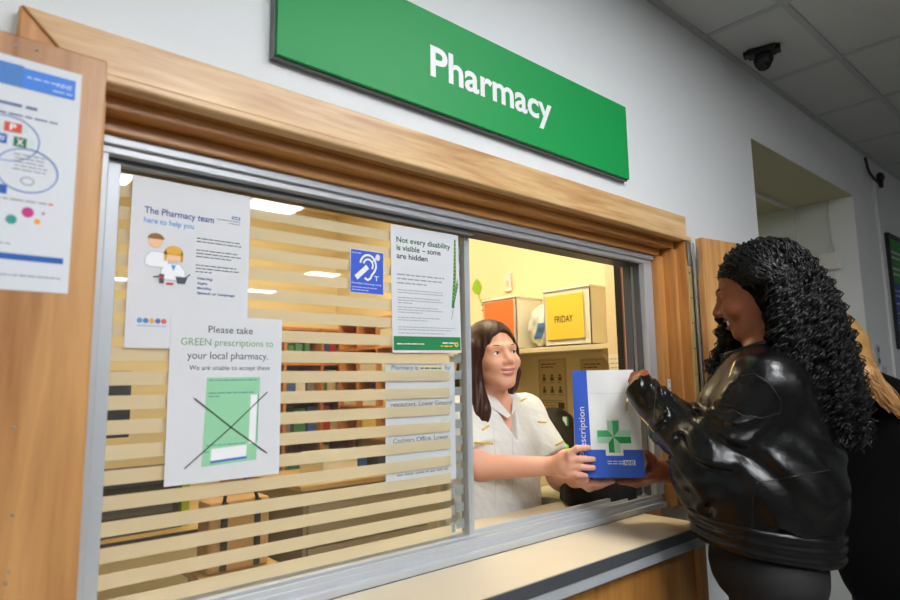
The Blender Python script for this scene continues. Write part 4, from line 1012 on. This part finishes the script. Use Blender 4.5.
# hair
hairB_m = mat('black_curls', (9, 7, 7), .42, var=.3, scale=60, spec=.4)
f0 = np.array([RB[0, 1], RB[1, 1]]); f0 /= np.linalg.norm(f0); r_0 = np.array([f0[1], -f0[0]])
hp = lambda x, y, z: hB+np.array([r_0[0]*x+f0[0]*y, r_0[1]*x+f0[1]*y, z])
def hairB(p):
    q = (p-hB)@RB/SB
    d = ell(q, (0, -.030, .040), (.086, .102, .082))*SB
    face = ell(q, (-.012, .085, -.038), (.085, .082, .102))*SB
    d = smax(d, -face, .015)
    for pts, rs in (([LB(-.055, -.04, .02), hp(-.075, -.075, -.12), hp(-.07, -.11, -.25)], [.05, .05, .04]),
                    ([LB(.0, -.07, .03), hp(0, -.115, -.13), hp(0, -.135, -.26)], [.062, .06, .045]),
                    ([LB(.055, -.04, .02), hp(.075, -.075, -.12), hp(.07, -.11, -.25)], [.05, .05, .04]),
                    ([LB(.066, .03, .02), LB(.072, .04, -.05)], [.018, .014])):
        d = smin(d, chain(p, pts, rs, .03), .03)
    return d-.006*sm_noise(p, 75, 11)
sdf_obj('hair', hairB, (1.45, .2, -.2), (2.1, 1.0, .40), .0055, mat('hair_root_black', (7, 5, 5), .9, spec=.1), Bp)
rng = np.random.RandomState(4); NSB = 900; NC = 5
ph = rng.uniform(0, 2*math.pi, NSB); cz = rng.uniform(-.35, 1, NSB); sz = np.sqrt(1-cz**2)
ux_, uy_ = np.sin(ph)*sz, np.cos(ph)*sz                       # head frame: x right, y forward
root = np.stack([ux_*.083, uy_*.100-.029, cz*.082+.040], 1)
ang = np.arctan2(ux_, -uy_)                                   # 0 = back, +-pi = front
keep = ell(root, (-.012, .085, -.038), (.085, .082, .102)) > .002
root, ang, ux_ = root[keep], ang[keep], ux_[keep]; NSB = len(root)
far_front = (ux_ > .3) & (np.abs(ang) > 1.35)                 # falls in front of the far shoulder
ang2 = np.where(far_front, ang, np.clip(ang*.80, -1.22, 1.9)+rng.normal(0, .09, NSB))
K = 66; s = np.linspace(0, 1, K)[None]
endz = np.where(far_front, rng.uniform(-.02, .10, NSB), rng.uniform(-.165, -.02, NSB)-.015*np.cos(ang2))
spread = np.where(far_front, rng.uniform(.085, .125, NSB), rng.uniform(.5, 1.0, NSB)**.7*(.138+.056*np.clip(np.cos(ang2), 0, 1)))
rootW = hB+(root*SB)@RB.T
hx = hB+RB@np.array([0, -.02, 0])
r0 = np.linalg.norm((rootW-hx)[:, :2], axis=1)
f0 = np.array([RB[0, 1], RB[1, 1]]); f0 /= np.linalg.norm(f0); r_0 = np.array([f0[1], -f0[0]])
A0 = np.arctan2((rootW-hx)[:, :2]@r_0, -((rootW-hx)[:, :2]@f0))
turn = np.where(np.abs(A0) > 1.7, 5.0, 3.0)[:, None]
aw = A0[:, None]+(ang2-A0)[:, None]*np.clip(s*turn, 0, 1)
rise = .010*np.sin(np.clip(s*5, 0, 1)*math.pi)
rmid = .093*SB                                                # stay outside the skull while it turns back
sp = r0[:, None]+(spread-r0)[:, None]*(1-(1-s)**2.4)
zz = rootW[:, 2:3]+rise+(endz[:, None]-rootW[:, 2:3])*(s**1.3)
need = np.sqrt(np.clip(1-((zz-hB[2]-.035)/.095)**2, 0, 1))*rmid
sp = np.maximum(sp, need)
bk, sd = np.cos(aw)*sp, np.sin(aw)*sp
CL = np.stack([hx[0]-f0[0]*bk+r_0[0]*sd, hx[1]-f0[1]*bk+r_0[1]*sd, zz], 2)
CL = CL+(np.clip(s, 0, 1)[..., None]**2)*np.stack([rng.normal(0, .012, NSB), rng.normal(0, .012, NSB), np.zeros(NSB)], 1)[:, None]
# ringlets in front of the far shoulder
NF = 70; p0 = LB(.062, .045, .035); tt = np.linspace(0, 1, K)[None, :, None]
st_ = p0+rng.normal(0, .012, (NF, 3)); px_ = rng.uniform(707, 738, NF); py_ = rng.uniform(362, 398, NF); en_ = np.array([at(x, y, 1.70+rng.uniform(-.03, .05)) for x, y in zip(px_, py_)])
md_ = LB(.092, .062, -.065)+rng.normal(0, .014, (NF, 3))
CF = (1-tt)**2*st_[:, None]+2*tt*(1-tt)*md_[:, None]+tt**2*en_[:, None]
CL = np.concatenate([CL, CF]); NT = len(CL)
amp = rng.uniform(.006, .0115, NT); wl = rng.uniform(.030, .050, NT); phs = rng.uniform(0, 6.3, NT)
rep = lambda a: np.repeat(a, NC, 0)
CL5 = rep(CL); n5 = len(CL5)
jit = rng.normal(0, .0032, (n5, 1, 3)); jit[::NC] = 0
fray = rng.normal(0, .006, (n5, 1, 3))*(np.linspace(0, 1, K)[None, :, None]**2)
CL5 = helix(CL5+jit+fray, rep(amp)*rng.uniform(.8, 1.2, n5), rep(wl), rep(phs)+rng.normal(0, .35, n5), .13)
rad = .0016*np.clip(1.3-np.linspace(0, 1, K)[None]*.6, .3, 1.2)*rng.uniform(.8, 1.2, (n5, 1))
strands('curls', hairB_m, Bp, CL5, rad, 4)

# ---------------------------------------------------------------- the person queueing behind
Cp = thing('person', (2.60, .62, FZ), 'person with long blonde hair and black coat, mostly hidden behind the curly-haired woman', 'person')
hC = at(826, 346, 2.20); RC = frame((-.93, .36), math.radians(-14)); LC = lambda x, y, z: hC+RC@np.array([x, y, z])
tcC = np.array([at(884, 430, 2.2)[0], at(884, 430, 2.2)[1], 0]); RUC = frame((-.93, .36)); tC = lambda x, y, z: tcC+RUC@np.array([x, y, z])
def bodyC(p):
    d = near(p, hC, .26, lambda q: head_sdf((q-hC)@RC))
    d = smin(d, cap(p, LC(0, -.03, -.06), tC(0, -.01, -.06), .05, .058), .025)
    d = smin(d, ell(p, tC(0, 0, -.30), (.15, .10, .20), RUC), .05)
    for s in (-1, 1):
        sh = tC(s*.17, 0, -.11); eb = tC(s*.20, -.04, -.36); wr = tC(s*.13, .05, -.50)
        sh = sh+np.array([0, 0, -.03]); d = smin(d, cap(p, tC(0, 0, -.11), sh, .035, .035), .02); d = smin(d, chain(p, [sh, eb, wr], [.036, .034, .026], .02), .02)
        for i in range(4): d = smin(d, chain(p, [wr, wr+RUC@np.array([-s*.008*(i-1.5)*2, .03, -.07]), wr+RUC@np.array([-s*.008*(i-1.5)*2, .04, -.13])], [.02, .011, .008], .006), .01)
        d = smin(d, chain(p, [wr, wr+RUC@np.array([-s*.035, .02, -.04]), wr+RUC@np.array([-s*.04, .03, -.075])], [.017, .012, .009], .006), .01)
    return d
sdf_obj('body', bodyC, (2.05, .2, -.62), (3.1, 1.15, .32), .005, [skinA, lipA], Cp, mask=lambda c: lip_mask((c-hC)@RC).astype(np.int32))
face_parts(Cp, hC, RC, (80, 96, 110), brow=(150, 116, 76))
def coatC(p):
    d = ell(p, tC(0, 0, -.26), (.20, .14, .24), RUC)
    d = smin(d, ell(p, tC(0, 0, -.58), (.215, .17, .30), RUC), .08)
    for s in (-1, 1):
        sh = tC(s*.17, 0, -.115); eb = tC(s*.215, -.04, -.36); wr = tC(s*.15, .07, -.49)
        d = smin(d, cap(p, tC(s*.03, -.01, -.09), sh, .055, .066), .04); d = smin(d, chain(p, [sh, eb, wr], [.07, .06, .045], .03), .03)
    d = d-.003*sm_noise(p, 26, 21)
    d = smin(d, cap(p, tC(0, -.01, -.10), LC(0, -.03, -.085), .085, .068), .04)
    return smax(d, -.80-p[:, 2], .02)
sdf_obj('coat', coatC, (2.05, .2, -.84), (3.1, 1.15, .02), .007, mat('black_wool', (5, 5, 6), .95, var=.2, scale=80, spec=.15), Cp)
def legsC(p):
    d = None
    for s in (-1, 1):
        e = chain(p, [tC(s*.085, 0, -.62), tC(s*.09, .0, -.95), tC(s*.09, -.01, FZ+.07)], [.09, .066, .05], .03); d = e if d is None else smin(d, e, .03)
        d = smin(d, cap(p, tC(s*.09, -.02, FZ+.045), tC(s*.095, .14, FZ+.035), .043, .034), .02)
    return np.maximum(d, FZ+.001-p[:, 2])
sdf_obj('trousers', legsC, (2.1, .2, FZ-.01), (3.1, 1.1, -.5), .01, mat('dark_trousers', (20, 20, 23), .85), Cp)
hairC_m = mat('blonde_hair', (188, 142, 84), .4, var=.3, scale=70, stretch=(6, 6, .6), spec=.5)
C_CH = ([LC(.05, -.05, .0), at(858, 370, 2.12), at(884, 398, 2.05)], [LC(-.05, -.05, .0), at(864, 370, 2.16), at(894, 404, 2.06)], [LC(0, -.07, .0), at(860, 366, 2.2), at(890, 408, 2.12)])
def hairC(p):
    q = (p-hC)@RC
    d = ell(q, (0, -.026, .034), (.088, .106, .094)); d = smax(d, -ell(q, (0, .09, -.04), (.062, .095, .10)), .012)
    for pts, rs in zip(C_CH, ((.06, .044, .020), (.06, .036, .016), (.06, .034, .012))):
        d = smin(d, chain(p, pts, rs, .02), .02)
    return d-.003*np.sin(q[:, 0]*240+30*q[:, 2])
sdf_obj('hair', hairC, (2.05, .1, -.40), (3.1, 1.15, .32), .006, hairC_m, Cp)

rg = np.random.RandomState(12); SC_ = []; tt = np.linspace(0, 1, 30)[:, None]
for pts, r_ in zip(C_CH, (.056, .052, .05)):
    a_, b_, c_ = pts
    for k in range(170):
        o_ = rg.normal(size=3); o_ /= np.linalg.norm(o_); cr = (1-tt)**2*a_+2*tt*(1-tt)*(2*b_-.5*a_-.5*c_)+tt**2*(c_+(c_-b_)*rg.uniform(-.25, .3))
        SC_.append(cr+o_*r_*(1.02-.66*tt)+.004*np.sin(tt*rg.uniform(8, 16)+rg.uniform(0, 6))*rg.normal(size=3))
strands('hair_locks', hairC_m, Cp, np.array(SC_), .0022*np.clip(1.2-np.linspace(0, 1, 30)[None]*.7, .3, 1.1), 4)
# ================================================================ dispensary contents
xs = 2.26; k_ = xs/2.5
shelf_m = mat('cream_shelf', (226, 212, 176), .5, var=.03)
sh = thing('wall_shelf', (2.38, 2.2, .13), 'long cream wall shelf holding plastic tubs behind the pharmacist', 'shelf')
B().box(xs-.005, 2.499, 1.52, 2.75, .128, .151).done('board', shelf_m, sh, bevel=.002)
for y in (1.60, 2.3):
    B().prism([(0, 0), (-.20, 0), (-.20, -.018), (-.02, -.16), (0, -.16)], (2.499, y, .128), (1, 0, 0), (0, 0, 1), (0, 1, 0), .02).done('bracket', shelf_m, sh)
tub_m = mat('milky_plastic', (240, 236, 222), .4, var=.02)
def tub(y0, y1, zt, label):
    t = thing('storage_tub', (xs+.1, (y0+y1)/2, .151), label, 'storage tub', None)
    b = B(); x0, x1, z0 = xs+.004, xs+.20, .152
    b.box(x0, x1, y0, y1, z0, z0+.006).box(x0, x0+.004, y0, y1, z0, zt).box(x1-.004, x1, y0, y1, z0, zt).box(x0, x1, y0, y0+.004, z0, zt).box(x0, x1, y1-.004, y1, z0, zt)
    b.done('body', tub_m, t)
    b = B().box(x0-.006, x1+.006, y0-.004, y1+.004, zt-.012, zt); b.done('lid', tub_m, t, bevel=.003)
    return t
t1 = tub(1.64, 1.905, .42, 'milky plastic tub on the shelf with the yellow FRIDAY sheet on its front')
t2 = tub(2.085, 2.32, .42, 'milky plastic tub on the shelf with the plain orange sheet on its front')
S = sheet('sheet', 'yellow sheet reading FRIDAY on a plastic tub', 'paper sheet', (xs-.0028, 1.888, .388), (0, -1, 0), (-1, 0, 0), .215, .205, mat('yellow_paper', (246, 212, 72), .6, var=.02))
S.pr('lettering', mat('ink_black', (40, 38, 36), .6), [ftxt('FRIDAY', .05, .155, .128, .030, .012)])
sheet('sheet', 'plain orange sheet on a plastic tub just behind the pharmacist\'s head', 'paper sheet', (xs-.003, 2.304, .40), (0, -1, 0), (-1, 0, 0), .205, .21, mat('orange_paper', (252, 128, 62), .6, var=.02))
# crumpled carrier bag between the tubs
def carrier(p):
    d = ell(p, (xs+.11, 1.995, .265), (.08, .072, .105))
    return np.maximum(d-.014*sm_noise(p, 38, 31), .1525-p[:, 2])
cbg = thing('carrier_bag', (xs+.11, 1.995, .151), 'crumpled white carrier bag with a blue patch between the tubs on the shelf', 'carrier bag')
sdf_obj('bag_body', carrier, (xs-.02, 1.89, .145), (xs+.24, 2.09, .40), .006, mat('carrier_white', (224, 222, 214), .35, var=.08), cbg)
def cpatch(p): return np.maximum(carrier(p)-.0025, np.maximum(np.abs(p[:, 1]-1.965+(p[:, 2]-.24)*.5)-.022, np.abs(p[:, 2]-.235)-.04))
sdf_obj('print', cpatch, (xs-.03, 1.89, .145), (xs+.24, 2.09, .40), .005, mat('carrier_blue', (96, 140, 200), .4), cbg)
# instruction posters below the shelf
def medposter(y0, zt, label):
    S = sheet('poster', label, 'poster', (2.4993, y0, zt), (0, -1, 0), (-1, 0, 0), .185, .27, mat('aged_paper', (216, 200, 156), .6))
    dk = mat('print_brown', (96, 84, 62), .6)
    S.pr('border', dk, [stroke([(.008, .008), (.177, .008), (.177, .262), (.008, .262)], .002, True)])
    pr = greek(.02, .12, .03, .010, 1)+greek(.02, .10, .045, .010, 2)
    for r in range(2):
        for c in range(3):
            cx, cy = .038+.052*c, .10+.062*r
            pr += [oval(cx, cy-.012, .007), pgon([(cx-.012, cy+.014), (cx+.012, cy+.014), (cx+.006, cy-.004), (cx-.006, cy-.004)]), stroke([(cx-.015, cy), (cx+.015, cy)], .003)]+greek(cx-.017, cx+.019, cy+.024, .005, 5+r*3+c)
    pr += greek(.02, .16, .215, .005, 30)+greek(.02, .16, .225, .005, 31)+[rect(.125, .225, .165, .255)]+greek(.02, .115, .24, .005, 33)
    S.pr('print', dk, pr)
medposter(2.157, .108, 'cream poster with six small pictograms below the shelf, nearer the pharmacist')
medposter(1.886, .100, 'cream poster with six small pictograms below the shelf, half hidden by the paper bag')
cup = thing('tall_cupboard', (2.34, 1.37, FZ), 'tall cream cupboard just inside the right edge of the window', 'cupboard')
B().box(2.2, 2.495, 1.235, 1.516, FZ, 1.0).done('carcass', mat('cupboard_cream', (236, 216, 176), .5, var=.03), cup, bevel=.003)
S = sheet('sheet', 'narrow white list of small print taped to the cream cupboard', 'paper sheet', (2.1993, 1.512, .10), (0, -1, 0), (-1, 0, 0), .15, .5, mat('list_paper', (238, 230, 206), .6))
S.pr('print', ink_l, [q for i in range(14) for q in greek(.006, .14, .02+.018*i, .006, i)])
# leaf sticker and cream switch on the far wall
lf = thing('wall_sticker', (2.498, 2.60, .46), 'light green leaf sticker with dark scribbles on the cream wall by the pane edge', 'sticker')
S = Sheet(lf, (2.4985, 2.68, .60), (0, -1, 0), (-1, 0, 0))
S.pr('leaf', mat('leaf_green', (150, 196, 44), .5), [pgon([(.04, .03), (.07, .0), (.10, .025), (.115, .06), (.09, .10), (.055, .09), (.03, .06)])], .001)
S.pr('stem', mat('leaf_stem', (170, 190, 60), .5), [stroke([(.08, .09), (.10, .14), (.115, .16)], .008)], .0012)
S.pr('scribble', mat('leaf_dark', (70, 92, 40), .5), [oval(.115+.028*(i % 3), .135+.03*(i//3), .008, .004, 8) for i in range(9)], .001)
t = thing('wall_switch', (2.495, 2.35, .50), 'small cream switch on the wall above the orange sheet', 'switch')
B().box(2.486, 2.499, 2.325, 2.375, .49, .59).done('plate', white_pl, t, bevel=.003); B().box(2.482, 2.486, 2.342, 2.358, .52, .55).done('rocker', shelf_m, t)

# wooden pigeonholes and files, seen between the frosted bands
ow = wood('orange_shelf_wood', (222, 152, 88), (190, 116, 58), 'Z')
bk = thing('bookcase', (2.2, 4.0, FZ), 'orange wooden bookcase with boxes at the back of the dispensary', 'bookcase')
x0, x1, y0, y1 = 1.62, 2.46, 3.86, 4.19
B().box(x0, x1, y1-.012, y1, FZ, .38).done('back_panel', ow, bk)
for x in (x0, 1.90, 2.18, x1-.02): B().box(x, x+.02, y0, y1-.012, FZ, .38).done('upright', ow, bk)
zsh = [FZ+.05, -.95, -.62, -.36, -.10, .14, .38]
for z in zsh: B().box(x0+.001, x1-.001, y0+.001, y1-.013, z-.018, z).done('shelf', ow, bk)
rr = random.Random(3)
pal = [('box_red', (196, 60, 50)), ('box_white', (236, 232, 222)), ('box_blue', (70, 104, 170)), ('box_cream', (226, 206, 160)), ('box_green', (84, 140, 96)), ('box_grey', (140, 140, 136))]
words = {'box_red': 'red', 'box_white': 'white', 'box_blue': 'blue', 'box_cream': 'cream', 'box_green': 'green', 'box_grey': 'grey'}
for si in range(2, 6):
    for bay in ((1.645, 1.895), (1.925, 2.175), (2.205, 2.435)):
        x = bay[0]+.003
        while x < bay[1]-.05:
            w_ = rr.uniform(.035, .085); hgt = rr.uniform(.09, .2); nm, rgb = rr.choice(pal)
            if x+w_ > bay[1]: break
            o = B().box(x, x+w_, 3.90+rr.uniform(0, .03), 4.13, zsh[si]+.0005, zsh[si]+hgt).done('medicine_box', mat(nm, rgb, .5), bevel=.002)
            tag(o, '%s medicine carton on the orange bookcase behind the frosted bands' % words[nm], 'box', 'medicine cartons on the orange bookcase')
            x += w_+rr.uniform(.004, .03)
pg = thing('pigeonhole_unit', (2.4, 3.3, -.2), 'orange wooden pigeonhole unit on the right wall behind the frosted glass', 'shelf unit')
X0, X1, Ya, Yb = 2.28, 2.495, 2.86, 3.80
B().box(X1-.01, X1, Ya, Yb, -.36, .42).done('back_panel', ow, pg)
for y in np.linspace(Ya, Yb-.016, 5): B().box(X0, X1-.01, y, y+.016, -.36, .42).done('divider', ow, pg)
for z in (-.345, -.15, .04, .23, .42): B().box(X0+.001, X1-.011, Ya+.001, Yb-.001, z-.015, z).done('shelf', ow, pg)
bays = np.linspace(Ya, Yb-.016, 5)
for i, z in enumerate((-.345, -.15, .04, .23)):
    for j in range(4):
        yA, yB = bays[j]+.02, bays[j+1]-.004
        if rr.random() < .8:
            hgt = rr.uniform(.03, .12)
            o = B().box(X0+.01, X1-.03, yA, yA+(yB-yA)*rr.uniform(.6, .98), z+.0005, z+hgt).done('paper_stack', mat('stack_'+str((i+j) % 3), ((238, 232, 214), (226, 212, 180), (244, 214, 120))[(i+j) % 3], .6))
            tag(o, '%s stack of papers in the orange pigeonholes behind the glass' % ('white', 'cream', 'yellow')[(i+j) % 3], 'paper stack', 'paper stacks in the pigeonholes')
# desk with monitor, printer and bags on the left
beech = wood('beech_desk', (214, 182, 132), (188, 150, 98), 'X')
dk = thing('desk', (.6, 3.3, FZ), 'long beech office desk with dark edge seen low through the frosted bands', 'desk')
B().box(-.9, 1.35, 2.92, 3.65, -.665, -.64).done('top', beech, dk)
B().box(-.9, 1.35, 2.905, 2.92, -.672, -.638).done('edge', mat('desk_edge', (46, 48, 54), .5), dk)
for x in (-.85, 1.29): B().box(x, x+.05, 2.95, 3.6, FZ, -.665).done('leg', mat('desk_leg', (70, 72, 76), .5), dk)
mon = thing('monitor', (.55, 3.2, -.64), 'black computer monitor on the dispensary desk at the far left of the glazing', 'monitor')
bp = mat('black_plastic', (26, 26, 28), .4)
B().box(.28, .80, 3.18, 3.205, -.235, .07).done('screen', bp, mon, bevel=.004); B().box(.52, .56, 3.205, 3.225, -.62, -.1).done('stand', bp, mon); B().box(.42, .66, 3.12, 3.30, -.6395, -.625).done('foot', bp, mon)
pt = thing('printer', (.72, 3.3, -.64), 'black printer on the desk beneath the monitor', 'printer')
B().box(.60, .98, 3.02, 3.11, -.64, -.36).done('body', bp, pt, bevel=.01); B().box(.63, .95, 3.0, 3.02, -.56, -.52).done('tray', mat('grey_plastic', (90, 92, 96), .5), pt)
tag(B().box(.995, 1.03, 3.02, 3.26, -.6395, -.33).done('folder', mat('lime_folder', (164, 190, 40), .5)), 'lime green folder standing beside the black printer', 'folder')
st = thing('stool', (1.08, 2.62, FZ), 'low wooden stool under the tan bag', 'stool')
B().box(.92, 1.25, 2.48, 2.76, -.775, -.75).done('seat', beech, st)
for x in (.94, 1.20):
    for y in (2.5, 2.71): B().box(x, x+.03, y, y+.03, FZ, -.775).done('leg', beech, st)
tb = thing('tote_bag', (1.08, 2.62, -.75), 'tan bag with black straps on a stool beyond the frosted bands', 'bag')
B().box(.95, 1.21, 2.56, 2.69, -.749, -.47).done('body', mat('tan_canvas', (206, 166, 120), .8, var=.08), tb, bevel=.015)
for x in (1.0, 1.14): B().box(x, x+.025, 2.553, 2.56, -.74, -.475).done('strap', bp, tb)
B().tube([(1.012, 2.56, -.475), (1.02, 2.57, -.43), (1.08, 2.58, -.40), (1.14, 2.57, -.43), (1.152, 2.56, -.475)], .008, 8).done('handle', bp, tb, smooth=True)
# drawer unit and box file on the right, low
dr = thing('drawer_unit', (1.75, 2.7, FZ), 'grey-brown drawer unit under a beech top, low behind the glass', 'drawer unit')
B().box(1.45, 2.2, 2.72, 3.25, FZ, -.50).done('carcass', mat('taupe_board', (150, 138, 120), .5), dr)
B().box(1.42, 2.22, 2.69, 3.27, -.50, -.478).done('top', beech, dr)
for i in range(3): B().box(1.47, 2.18, 2.705, 2.72, -.75-.2*i, -.57-.2*i).done('drawer', mat('taupe_front', (168, 156, 138), .5), dr)
bf = thing('box_file', (1.75, 2.9, -.478), 'white box file with a blue spine lying on the beech drawer unit', 'box file')
B().box(1.60, 1.80, 2.80, 3.05, -.477, -.36).done('body', mat('file_white', (240, 236, 224), .5), bf, bevel=.003); B().box(1.801, 1.86, 2.80, 3.05, -.477, -.36).done('spine', mat('file_blue', (48, 84, 160), .5), bf, bevel=.003)
tag(B().box(1.90, 2.12, 2.76, 3.0, -.477, -.37).done('cash_box', mat('dark_box', (60, 60, 62), .5), bevel=.006), 'dark grey metal box beside the white box file', 'box')
# chair and rucksack behind the pharmacist
ch = thing('office_chair', (2.02, 1.95, FZ), 'black office chair behind the pharmacist', 'chair')
B().ball((2.0, 1.98, -.86), (.23, .23, .05), 20, 8).done('seat', bp, ch, smooth=True)
B().tube([(2.0, 1.98, -.90), (2.0, 1.98, -1.27)], .025, 12).done('column', bp, ch)
for k in range(5):
    a = 2*math.pi*k/5; B().tube([(2.0, 1.98, -1.27), (2.0+.26*math.cos(a), 1.98+.26*math.sin(a), -1.335)], [.02, .014], 8).ball((2.0+.26*math.cos(a), 1.98+.26*math.sin(a), -1.355), .024, 10, 6).done('leg', bp, ch)
B().tube([(2.10, 2.14, -.86), (2.13, 2.20, -.65), (2.12, 2.18, -.50)], .02, 8).done('back_post', bp, ch)
cb_ = at(556, 436, 2.55)
def chairback(p): return ell(p, (cb_[0]+.05, cb_[1]+.06, cb_[2]-.03), (.16, .09, .145))
sdf_obj('backrest', chairback, cb_-.35, cb_+.4, .012, bp, ch)
ru = thing('label_tag', cb_+np.array([0, -.1, 0]), 'white tag with green edge on the black chair back', 'tag')
lp = ray_hit(564.5, 421, chairback, 2.0, 2.9)
if lp is None: lp = at(564.5, 421, 2.5)
B().obox(lp-cF*.004-bd_u*.008-np.array([0, 0, .018]), bd_u, (0, 0, 1), -bd_n, .016, .036, .003).done('tag_face', white_pl, ru)
B().obox(lp-cF*.004+bd_u*.0085-np.array([0, 0, .018]), bd_u, (0, 0, 1), -bd_n, .007, .036, .003).done('tag_edge', mat('tag_green', (70, 150, 90), .5), ru)
hv = at(562, 446, 2.2); hv[2] = -.253
def vest(p): return np.maximum(-.3975-p[:, 2], ell(p, hv+np.array([.02, .02, -.06]), (.036, .04, .095))-.008*sm_noise(p, 60, 8))
sdf_o = thing('safety_vest', hv+np.array([0, 0, -.16]), 'fluorescent green cloth with a navy edge beside the chair', 'cloth')
sdf_obj('cloth', vest, hv-.17, hv+.15, .007, mat('fluorescent_green', (120, 226, 40), .6), sdf_o)
# dark handbag lying on the inner worktop under the paper bag
hbp = at(597, 488, 1.97)
def handbag(p):
    q = p-np.array([hbp[0]+.03, hbp[1]+.02, 0]); u = q[:, 0]*.8-q[:, 1]*.6; v = q[:, 0]*.6+q[:, 1]*.8
    d = np.linalg.norm(np.stack([np.maximum(np.abs(u)-.10, 0), np.maximum(np.abs(v)-.035, 0), np.maximum(np.abs(q[:, 2]+.352)-.03, 0)], 1), axis=1)-.016
    return d-.003*sm_noise(p, 45, 14)
hb = thing('handbag', (hbp[0]+.03, hbp[1]+.02, -.398), 'soft black bag lying on the inner worktop beneath the paper bag', 'bag')
sdf_obj('bag_body', handbag, (hbp[0]-.15, hbp[1]-.16, -.42), (hbp[0]+.21, hbp[1]+.2, -.27), .005, mat('black_fabric', (22, 20, 18), .7), hb)
# ================================================================ world and view
w = bpy.data.worlds.new('world'); SC.world = w; w.use_nodes = True
w.node_tree.nodes['Background'].inputs['Color'].default_value = (.9, .95, 1, 1); w.node_tree.nodes['Background'].inputs['Strength'].default_value = .0
vs = SC.view_settings; vs.view_transform = 'Standard'; vs.look = 'None'; vs.gamma = 1.0; vs.use_curve_mapping = False; vs.exposure = EXPO
